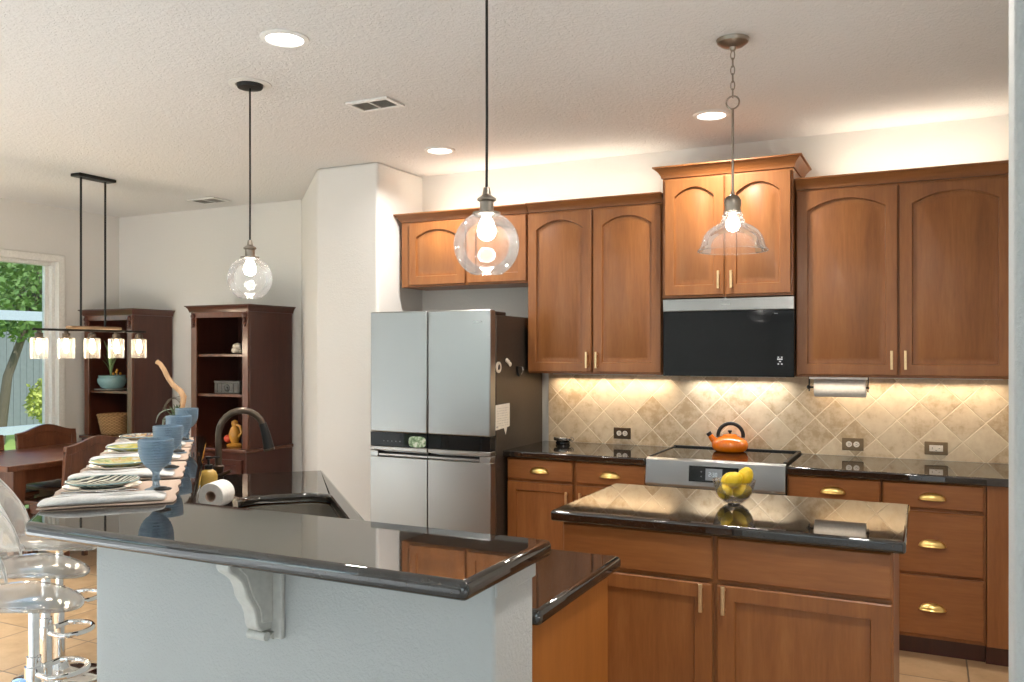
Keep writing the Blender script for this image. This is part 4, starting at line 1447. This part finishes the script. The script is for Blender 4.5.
# ------------------------------------------------------------------ dining table and chairs
dt = thing('dining_table', 'dark brown dining table by the sliding glass door', 'table', (-5.855, 4.26, 0))
MB().box(-0.455, 0.455, -0.72, 0.72, 0.722, 0.76).build('tabletop', 'dining_wood', dt, bevel=0.006, seg=3)
MB().box(-0.40, 0.40, -0.64, -0.615, 0.62, 0.7215).box(-0.40, 0.40, 0.615, 0.64, 0.62, 0.7215).box(-0.40, -0.375, -0.615, 0.615, 0.62, 0.7215).box(0.375, 0.40, -0.615, 0.615, 0.62, 0.7215).build('apron', 'dining_wood', dt, bevel=0.003)
for sx in (-1, 1):
    for sy in (-1, 1):
        m = MB()
        ls = []
        for f, z in ((0.034, 0.0), (0.038, 0.5), (0.046, 0.60), (0.046, 0.7215)):
            x, y = sx * 0.37, sy * 0.61
            ls.append([(x - f, y - f, z), (x + f, y - f, z), (x + f, y + f, z), (x - f, y + f, z)])
        m.loops(ls).build('leg', 'dining_wood', dt, bevel=0.003)


def camel(f):
    """Height of the curved top rail above its shoulders, f from 0 to 1."""
    return 0.055 * (0.5 - 0.5 * math.cos(2 * PI * f)) ** 1.1


def dining_chair(label, loc, rz):
    """Seat faces +y; panelled back with a camel-backed top rail."""
    o = thing('dining_chair', label, 'chair', loc, rz, 'dark wooden dining chairs')
    W, D_ = 0.255, 0.22
    HT = 0.875
    n = 20

    def backy(z):
        return -D_ + 0.01 - 0.10 * max(0, (z - 0.47)) ** 1.2

    # back panel: solid board with curved top between two stiles
    def slab(x0, x1, zb, inset, ytop, th, dz):
        front, back = [], []
        m = MB()
        rows = 8
        vs, fs = [], []
        for side in (0, 1):
            for i in range(n + 1):
                x = x0 + (x1 - x0) * i / n
                f = (x + W) / (2 * W)
                zt = HT + camel(f) - dz
                for j in range(rows + 1):
                    z = zb + (zt - zb) * j / rows
                    vs.append((x, backy(z) + (th if side == 0 else 0) + inset, z))
        k = (n + 1) * (rows + 1)
        for i in range(n):
            for j in range(rows):
                a = i * (rows + 1) + j
                q_ = (a, a + 1, a + rows + 2, a + rows + 1)
                fs.append(q_)
                fs.append(tuple(v + k for v in reversed(q_)))
        for i in range(n):
            for j in (0, rows):
                a, b = i * (rows + 1) + j, (i + 1) * (rows + 1) + j
                fs.append((a, b, b + k, a + k))
        for j in range(rows):
            for i in (0, n):
                a, b = i * (rows + 1) + j, i * (rows + 1) + j + 1
                fs.append((a, b, b + k, a + k))
        return m.add(vs, fs)
    slab(-W + 0.045, W - 0.045, 0.53, 0.006, 0, 0.016, 0.05).build('back_panel', 'dining_wood', o)
    # top rail follows the curve
    vs = []
    ls = []
    for i in range(n + 1):
        x = -W + 2 * W * i / n
        zt = HT + camel(i / n)
        y1 = backy(zt)
        y0 = backy(zt - 0.055)
        ls.append([(x, y0 - 0.003, zt - 0.058), (x, y1 - 0.003, zt), (x, y1 + 0.028, zt), (x, y0 + 0.028, zt - 0.058)])
    MB().loops(ls).build('top_rail', 'dining_wood', o, bevel=0.003)
    for s_ in (-1, 1):
        ls = []
        for z in (0.0, 0.25, 0.46, 0.6, 0.75, HT - 0.03):
            y = backy(z) if z > 0.46 else -D_ + 0.01 - 0.05 * (0.46 - z) ** 1.5
            xo, xi = s_ * W, s_ * (W - 0.045)
            ls.append([(min(xo, xi), y, z), (max(xo, xi), y, z), (max(xo, xi), y + 0.030, z), (min(xo, xi), y + 0.030, z)])
        MB().loops(ls).build('leg', 'dining_wood', o, bevel=0.003)
        MB().loops([[(s_ * 0.22 - a, 0.20 - a, z), (s_ * 0.22 + a, 0.20 - a, z), (s_ * 0.22 + a, 0.20 + a, z), (s_ * 0.22 - a, 0.20 + a, z)] for a, z in ((0.016, 0), (0.021, 0.3), (0.022, 0.42))]).build('leg', 'dining_wood', o, bevel=0.002)
    MB().prism([(-0.235, -D_ + 0.015), (0.235, -D_ + 0.015), (0.25, 0.22), (0.0, 0.235), (-0.25, 0.22)], 0.455, 0.485).build('seat', 'dining_wood', o, bevel=0.008, seg=3)
    MB().box(-0.215, 0.215, 0.185, 0.205, 0.39, 0.455).box(-0.225, -0.205, -0.18, 0.185, 0.39, 0.455).box(0.205, 0.225, -0.18, 0.185, 0.39, 0.455).build('apron', 'dining_wood', o)
    MB().box(-W + 0.04, W - 0.04, -D_ - 0.004, -D_ + 0.018, 0.515, 0.56).build('lower_rail', 'dining_wood', o, bevel=0.003)
    return o


c0 = dining_chair('dark wooden dining chair at the near side of the table, beside the bar', (-5.42, 4.055, 0), R(90))
place_copy(c0, 'dark wooden dining chair beyond the table, in front of the sliding door frame', (-6.13, 4.49, 0), R(-90))
place_copy(c0, 'dark wooden dining chair beyond the table, cut off by the left edge of the photo', (-6.13, 3.875, 0), R(-90))


# ------------------------------------------------------------------ hutches against the dining wall
def hutch(label, xl, xr, yf, h, shelves, ledge):
    o = thing('bookcase_hutch', label, 'hutch', (xl, yf, 0), 0, 'dark bookcase hutches')
    w, d = xr - xl, YD - 0.017 - yf
    st2 = 0.06
    MB().box(0.02, w - 0.02, d - 0.012, d, ledge, h - 0.03).build('back_panel', 'mahogany', o)
    MB().box(0, 0.022, 0.024, d, ledge, h - 0.03).build('side_panel', 'mahogany', o)
    sp2 = MB().box(w - 0.022, w, 0.024, d, ledge, h - 0.03).build('side_panel', 'mahogany', o, bevel=0.001)
    m = MB()
    m.box(0, st2, 0, 0.0235, ledge, h - 0.10).box(w - st2, w, 0, 0.0235, ledge, h - 0.10)
    m.box(0, w, 0, 0.0235, h - 0.10, h - 0.03)
    m.build('face_frame', 'mahogany_sheen', o, bevel=0.004)
    crown_mesh(-0.004, w + 0.004, 0.0, d, h - 0.055, h, 0.035, True, True).build('crown_moulding', 'mahogany', o)
    for z in shelves:
        MB().box(0.0225, w - 0.0225, 0.026, d - 0.0125, z - 0.022, z).build('shelf', 'mahogany_sheen', o, bevel=0.002)
    for x in (st2 / 2, w - st2 / 2):
        m = MB()
        for (rr_, zz_) in ((0.024, h - 0.085), (0.020, h - 0.125), (0.016, h - 0.160)):
            m.ball((x, -0.004, zz_), rr_, 14, 8, 0.95, 0.8, 1.0)
        m.build('carving', 'mahogany', o)
    bs = MB().box(-0.004, w + 0.004, -0.02, d, 0.08, ledge - 0.0305).build('base_cabinet', 'mahogany', o, bevel=0.003)
    MB().box(-0.02, w + 0.02, -0.04, d, ledge - 0.03, ledge).build('ledge', 'mahogany_sheen', o, bevel=0.008, seg=3)
    MB().box(0.0, w, -0.005, d, 0, 0.08).build('plinth', 'mahogany', o)
    for a, b in ((0.03, w / 2 - 0.004), (w / 2 + 0.004, w - 0.03)):
        dm = door_mesh(b - a, 0.54, 0, 0.05, True)
        dd_ = dm.build('door', 'mahogany', o)
        dd_.location = (a, -0.0205, 0.12)
    return o


hutch('dark mahogany open hutch nearest the white column, its side panel facing the kitchen', -5.385, -4.775, 5.067, 1.885, [1.494, 1.173], 0.745)
hutch('dark mahogany open hutch in the dining room corner, behind the chandelier', -6.775, -6.165, 5.147, 1.885, [1.166], 0.77)

# things on the shelves
pb = thing('planter_bowl', 'teal glazed bowl of leafy plants on the shelf of the corner hutch', 'plant', (-6.60, 5.30, 1.1795))
MB().lathe([(0.001, 0.0), (0.075, 0.0), (0.095, 0.012), (0.122, 0.055), (0.124, 0.085), (0.112, 0.105), (0.118, 0.118), (0.112, 0.120), (0.104, 0.104), (0.001, 0.100)], seg=36).build('bowl', 'teal_glaze', pb)
m = MB()
rnd = random.Random(9)
for k in range(16):
    a = 2 * PI * k / 16 + rnd.uniform(-0.2, 0.2)
    rr_ = rnd.uniform(0.05, 0.11)
    leaf(m, (-0.02, 0, 0.10), (-0.02 + rr_ * math.cos(a), min(rr_ * math.sin(a), 0.09), 0.24 + rnd.uniform(0.0, 0.22)), 0.013, 0.02)
m.build('leaves', 'leaf_green', pb, solid=0.001)
m = MB()
for k in range(4):
    m.ball((0.05 + 0.018 * (k % 2), -0.03 + 0.02 * k, 0.135 + 0.015 * (k % 3)), 0.012, 10, 6)
    m.tube([(0.05 + 0.018 * (k % 2), -0.03 + 0.02 * k, 0.10), (0.05 + 0.018 * (k % 2), -0.03 + 0.02 * k, 0.13 + 0.015 * (k % 3))], 0.002, 6)
m.build('blossoms', 'amber_glaze', pb)
sa = MB().lathe([(0.001, 0.0), (0.09, 0.0), (0.10, 0.004), (0.15, 0.010), (0.151, 0.0125), (0.10, 0.0122), (0.001, 0.0122)], (-6.60, 5.30, 1.1668), 40).build('serving_plate', 'china')
tag(sa, 'white serving plate under the teal planter bowl', 'plate')
wb = thing('wicker_basket', 'round honey-coloured wicker basket low in the corner hutch', 'basket', (-6.575, 5.32, 0.7708))
m = MB()
pr = []
for k in range(22):
    f = k / 21
    pr.append((0.115 + 0.038 * f ** 0.8 + (0.006 if k % 2 else 0), 0.17 * f))
m.lathe([(0.001, 0.0)] + pr + [(0.140, 0.168), (0.105, 0.010), (0.001, 0.010)], seg=44)
m.build('weave', 'wicker', wb, angle=80)
MB().tube([(0.152 * math.cos(2 * PI * k / 40), 0.152 * math.sin(2 * PI * k / 40), 0.172 + 0.0025 * math.sin(k * PI)) for k in range(40)], 0.009, 8, True).build('rim', 'wicker', wb)
shl = thing('coral_ornament', 'pale coral lump on the upper shelf of the hutch by the column', 'ornament', (-5.02, 5.22, 1.4948))
m = MB()
rnd = random.Random(2)
for k in range(16):
    a = rnd.uniform(0, 2 * PI)
    q_ = rnd.uniform(0, 0.040)
    r_ = rnd.uniform(0.018, 0.028)
    m.ball((q_ * math.cos(a), q_ * math.sin(a), max(r_, rnd.uniform(0.02, 0.065))), r_, 10, 7)
m.build('coral', 'shell_white', shl)
cbx = thing('carved_box', 'grey carved stone box on the middle shelf of the hutch by the column', 'box', (-5.115, 5.24, 1.1738))
MB().box(-0.135, 0.135, -0.05, 0.05, 0.0, 0.082).build('body', 'grey_stone', cbx, bevel=0.004)
MB().box(-0.140, 0.140, -0.054, 0.054, 0.0825, 0.100).build('lid', 'grey_stone', cbx, bevel=0.005)
m = MB()
for x in (-0.112, -0.065, 0.065, 0.112):
    m.box(x - 0.012, x + 0.012, -0.056, -0.0505, 0.008, 0.076)
for k in range(14):
    a = 2 * PI * k / 14
    m.ball((0.028 * math.cos(a), -0.052, 0.042 + 0.026 * math.sin(a)), 0.006, 8, 6)
m.ball((0, -0.052, 0.042), 0.013, 10, 8)
m.build('carving', 'grey_stone', cbx)
fg = thing('ceramic_figurine', 'amber and red ceramic figurine behind the faucet arch', 'ornament', (-5.03, 5.19, 0.746))
fg.scale = (1.35, 1.35, 1.35)
MB().lathe([(0.001, 0.0), (0.045, 0.0), (0.050, 0.01), (0.030, 0.02), (0.001, 0.02)], seg=20).build('base', 'amber_glaze', fg)
m = MB().lathe([(0.020, 0.02), (0.030, 0.045), (0.036, 0.075), (0.026, 0.105), (0.016, 0.120), (0.020, 0.135), (0.018, 0.150), (0.001, 0.160)], seg=20)
m.tube([(0.03, 0, 0.06), (0.055, 0, 0.085), (0.045, 0, 0.12), (0.018, 0, 0.13)], 0.008, 8)
m.build('figure', 'amber_glaze', fg)
MB().ball((-0.045, -0.01, 0.045), 0.024, 14, 9).build('fruit', 'red_glaze', fg)
bt_ = thing('glass_bottle', 'small dark glass bottle at the right end of the hutch ledge shelf', 'bottle', (-4.905, 5.17, 0.746))
MB().lathe([(0.001, 0.0), (0.024, 0.0), (0.025, 0.005), (0.025, 0.07), (0.012, 0.09), (0.011, 0.125), (0.001, 0.125)], seg=20).build('bottle_body', 'black_gloss', bt_)
MB().lathe([(0.013, 0.1255), (0.013, 0.145), (0.001, 0.146)], seg=16).build('cap', 'nickel', bt_)


# ------------------------------------------------------------------ acrylic bar stools
def bar_stool(label, x, y, rz):
    """Local +x faces the bar."""
    o = thing('bar_stool', label, 'stool', (x, y, 0), rz, 'clear acrylic bar stools')
    SZ = 0.632
    MB().lathe([(0.001, 0.0), (0.195, 0.0), (0.200, 0.004), (0.190, 0.012), (0.110, 0.026), (0.045, 0.045), (0.034, 0.070), (0.001, 0.071)], seg=44).build('base', 'chrome', o)
    MB().lathe([(0.024, 0.070), (0.024, 0.42), (0.018, 0.422), (0.018, SZ - 0.05), (0.001, SZ - 0.05)], seg=28).build('column', 'chrome', o)
    MB().lathe([(0.001, SZ - 0.050), (0.030, SZ - 0.050), (0.085, SZ - 0.024), (0.085, SZ - 0.020), (0.001, SZ - 0.020)], seg=28).build('seat_mount', 'chrome', o)
    pts = [(0.022, 0.040, 0.365)]
    for a in range(100, -101, -10):
        pts.append((0.080 + 0.095 * math.cos(R(a)), 0.095 * math.sin(R(a)), 0.365))
    pts.append((0.022, -0.040, 0.365))
    m = MB().tube(pts, 0.0105, 10)
    m.lathe([(0.031, 0.345), (0.031, 0.385)], seg=24)
    m.build('foot_ring', 'chrome', o)
    # moulded seat shell
    vs, fs = [], []
    nr, ns = 10, 40
    for i in range(nr + 1):
        f = i / nr
        for k in range(ns):
            a = 2 * PI * k / ns
            r_ = 0.205 * f * (1 + 0.06 * math.cos(2 * a))
            z = SZ - 0.018 + 0.028 * f ** 2 * (0.5 - 0.5 * math.cos(2 * a)) + 0.012 * max(0, -math.cos(a)) * f ** 2 - 0.020 * max(0, math.cos(a)) * f ** 3
            vs.append((r_ * math.cos(a) * 0.98 - 0.05, r_ * math.sin(a), z))
    for i in range(nr):
        for k in range(ns):
            a, b = i * ns + k, i * ns + (k + 1) % ns
            fs.append((a, b, b + ns, a + ns))
    MB().add(vs, fs).build('seat', 'acrylic', o, solid=0.012)
    # wrap-around back, highest behind the sitter
    vs, fs = [], []
    nk, nj = 28, 10
    for k in range(nk + 1):
        a = R(112 + 136 * k / nk)
        e = math.sin(PI * k / nk) ** 0.7
        for j in range(nj + 1):
            f = j / nj
            z = SZ + 0.012 + (0.05 + 0.29 * e) * f
            r_ = 0.205 + 0.035 * f + 0.02 * f * f
            vs.append((r_ * math.cos(a) - 0.05, r_ * math.sin(a), z))
    for k in range(nk):
        for j in range(nj):
            p = k * (nj + 1) + j
            fs.append((p, p + 1, p + nj + 2, p + nj + 1))
    br = MB().add(vs, fs).build('backrest', 'acrylic', o, solid=0.008)
    edge = [vs[k * (nj + 1) + nj] for k in range(nk + 1)]
    edge = [vs[j] for j in range(nj)] + edge + [vs[nk * (nj + 1) + j] for j in range(nj - 1, -1, -1)]
    MB().tube(edge, 0.0055, 6).build('edge', 'acrylic_edge', br)
    return o


s0_ = bar_stool('clear acrylic bar stool on chrome column, with the seat lowest in the photo', -2.886, 1.99, ARM)
place_copy(s0_, 'clear acrylic bar stool on chrome column, middle one along the bar', (-3.26, 2.30, 0), ARM)
place_copy(s0_, 'clear acrylic bar stool on chrome column, farthest along the bar by the dining table', (-3.63, 2.63, 0), R(50))

# ------------------------------------------------------------------ lights built into the cabinets, and an added towel fill
def strip(name, label, x0, x1, y, z, energy, up=False, color=WARM, wy=0.03, mat='led_warm'):
    o = thing(name, label, 'strip light', ((x0 + x1) / 2, y, z), 0, 'cabinet strip lights')
    w = (x1 - x0) / 2
    if up:
        MB().box(-w, w, -wy / 2, wy / 2, 0.0, 0.010).build('housing', 'white_paint', o)
    else:
        MB().box(-w, w, -wy / 2, wy / 2, -0.012, -0.0005).build('housing', 'white_paint', o)
    l = lamp(name + '_lamp', 'AREA', ((x0 + x1) / 2, y, z + (0.014 if up else -0.015)), energy, color, (PI if up else 0, 0, 0), shape='RECTANGLE', size=x1 - x0, size_y=wy * 0.4, spread=R(180 if up else 145))
    return o


strip('under_cabinet_light', 'slim light strip under the wall cabinet left of the microwave', -2.22, -1.44, YW - 0.07, UB, LIGHTS['undercab'])
strip('under_cabinet_light', 'slim light strip under the wall cabinet right of the microwave', -0.56, 0.37, YW - 0.075, UB, LIGHTS['undercab'] * 0.85)
strip('under_cabinet_light', 'added short fill strip brightening the front of the hanging paper towel roll', -0.58, -0.28, YW - 0.305, UB, 0.28, wy=0.02)  # extra strip, added only to brighten the towel roll
strip('cooktop_light', 'small light under the microwave', -1.30, -0.74, YW - 0.075, 1.374, LIGHTS['undercab'] * 0.7, color=(1, 0.95, 0.88))
strip('cabinet_top_light', 'hidden light strip on top of the cabinets over the refrigerator', -3.15, -1.50, YW - 0.13, 2.456, LIGHTS['overcab'] * 1.6, True, (1, 0.84, 0.66))
strip('cabinet_top_light', 'hidden light strip on top of the right wall cabinet', -0.50, 0.36, YW - 0.13, 2.468, LIGHTS['overcab'], True, (1, 0.84, 0.66))

# ------------------------------------------------------------------ the garden outside
struct(MB().box(-40, XL - 0.15, -30, 40, -0.25, -0.12), 'ground', 'lawn_green', 'sunny lawn outside the sliding door')
m = MB()
y = 2.0
fe = thing('garden_fence', 'weathered grey board fence beyond the lawn', 'fence', (-17.5, 0, -0.12))
k = 0
while y < 26:
    m.box(-0.012 - 0.006 * (k % 2), 0.012, y, y + 0.142, 0.0, 2.05)
    y += 0.15
    k += 1
m.build('boards', 'fence_grey', fe)
MB().box(-0.06, -0.02, 2.0, 26, 0.4, 0.5).box(-0.06, -0.02, 2.0, 26, 1.6, 1.7).build('rails', 'fence_grey', fe)
la = thing('patio_screen_frame', 'white patio enclosure frame outside the sliding door', 'enclosure', (-10.2, 0, -0.12))
MB().box(-0.03, 0.03, 1.0, 14, 2.02, 2.14).build('beam', 'lanai_white', la)
MB().box(-0.03, 0.03, 1.0, 14, 0.60, 0.70).build('rail', 'lanai_white', la)
for y in (3.2, 6.35, 9.4):
    MB().box(-0.03, 0.03, y, y + 0.07, 0.0, 2.02).build('post', 'lanai_white', la)


def tree(label, x, y, h, cr, n, mat, trunk=True, lean=0.0, name='garden_tree', cat='tree', zc=None, leafs=0.16):
    o = thing(name, label, cat, (x, y, -0.12))
    rnd = random.Random(int(abs(x * 13 + y * 7) * 10))
    zc = zc if zc is not None else h - cr * 0.8
    if trunk:
        m = MB().tube([(0, 0, 0), (lean * 0.3, lean * 0.2, h * 0.35), (lean * 0.8, lean, h * 0.7), (lean, lean * 1.2, h * 0.9)], [0.028 * h, 0.022 * h, 0.016 * h, 0.008 * h], 10)
        for k in range(5):
            a = rnd.uniform(0, 2 * PI)
            m.tube([(lean * 0.8, lean, h * (0.6 + 0.05 * k)), (lean + cr * 0.6 * math.cos(a), lean + cr * 0.6 * math.sin(a), zc + cr * 0.3 * math.sin(k))], [0.05, 0.02], 6)
        m.build('trunk', 'bark', o)
    vs, fs = [], []
    for k in range(n):
        while True:
            p = Vector((rnd.uniform(-1, 1), rnd.uniform(-1, 1), rnd.uniform(-1, 1)))
            if p.length < 1:
                break
        p = Vector((lean + p.x * cr, lean + p.y * cr, zc + p.z * cr * 0.85))
        if p.z < 0.05:
            p.z = 0.05 + rnd.random() * 0.2
        d = Vector((rnd.uniform(-1, 1), rnd.uniform(-1, 1), rnd.uniform(-1, 0.6))).normalized()
        s_ = d.orthogonal().normalized()
        L = leafs * rnd.uniform(0.6, 1.3)
        b = len(vs)
        vs += [p, p + d * L * 0.5 + s_ * L * 0.28, p + d * L, p + d * L * 0.5 - s_ * L * 0.28]
        fs.append((b, b + 1, b + 2, b + 3))
    MB().add(vs, fs).build('foliage', mat, o)
    return o


tree('tall leafy tree behind the fence with a leaning trunk', -20.0, 11.6, 5.2, 2.2, 9000, 'foliage_green', lean=0.5, leafs=0.15)
tree('dense dark green tree behind the fence at the left of the door glass', -24.6, 15.6, 6.0, 2.6, 9000, 'foliage_green', leafs=0.17)
tree('broad tree far along the fence', -26.0, 22.5, 7.0, 3.2, 6000, 'foliage_green', leafs=0.22)
tree('slim leaning tree on the lawn in front of the fence', -14.5, 9.35, 3.4, 1.0, 2600, 'foliage_green', lean=0.4, leafs=0.12)
tree('yellow-green bush at the foot of the fence', -14.2, 10.28, 1.5, 0.55, 2600, 'foliage_yellow', False, name='garden_bush', cat='bush', zc=0.75, leafs=0.085)
tree('low yellow-green bush on the lawn further left', -15.5, 9.6, 0.6, 0.45, 900, 'foliage_yellow', False, name='garden_bush', cat='bush', zc=0.2, leafs=0.08)
tree('leafy shrub outside the further sliding door', -9.6, -4.6, 1.2, 0.8, 2500, 'foliage_green', False, name='garden_bush', cat='bush', zc=0.5, leafs=0.1)
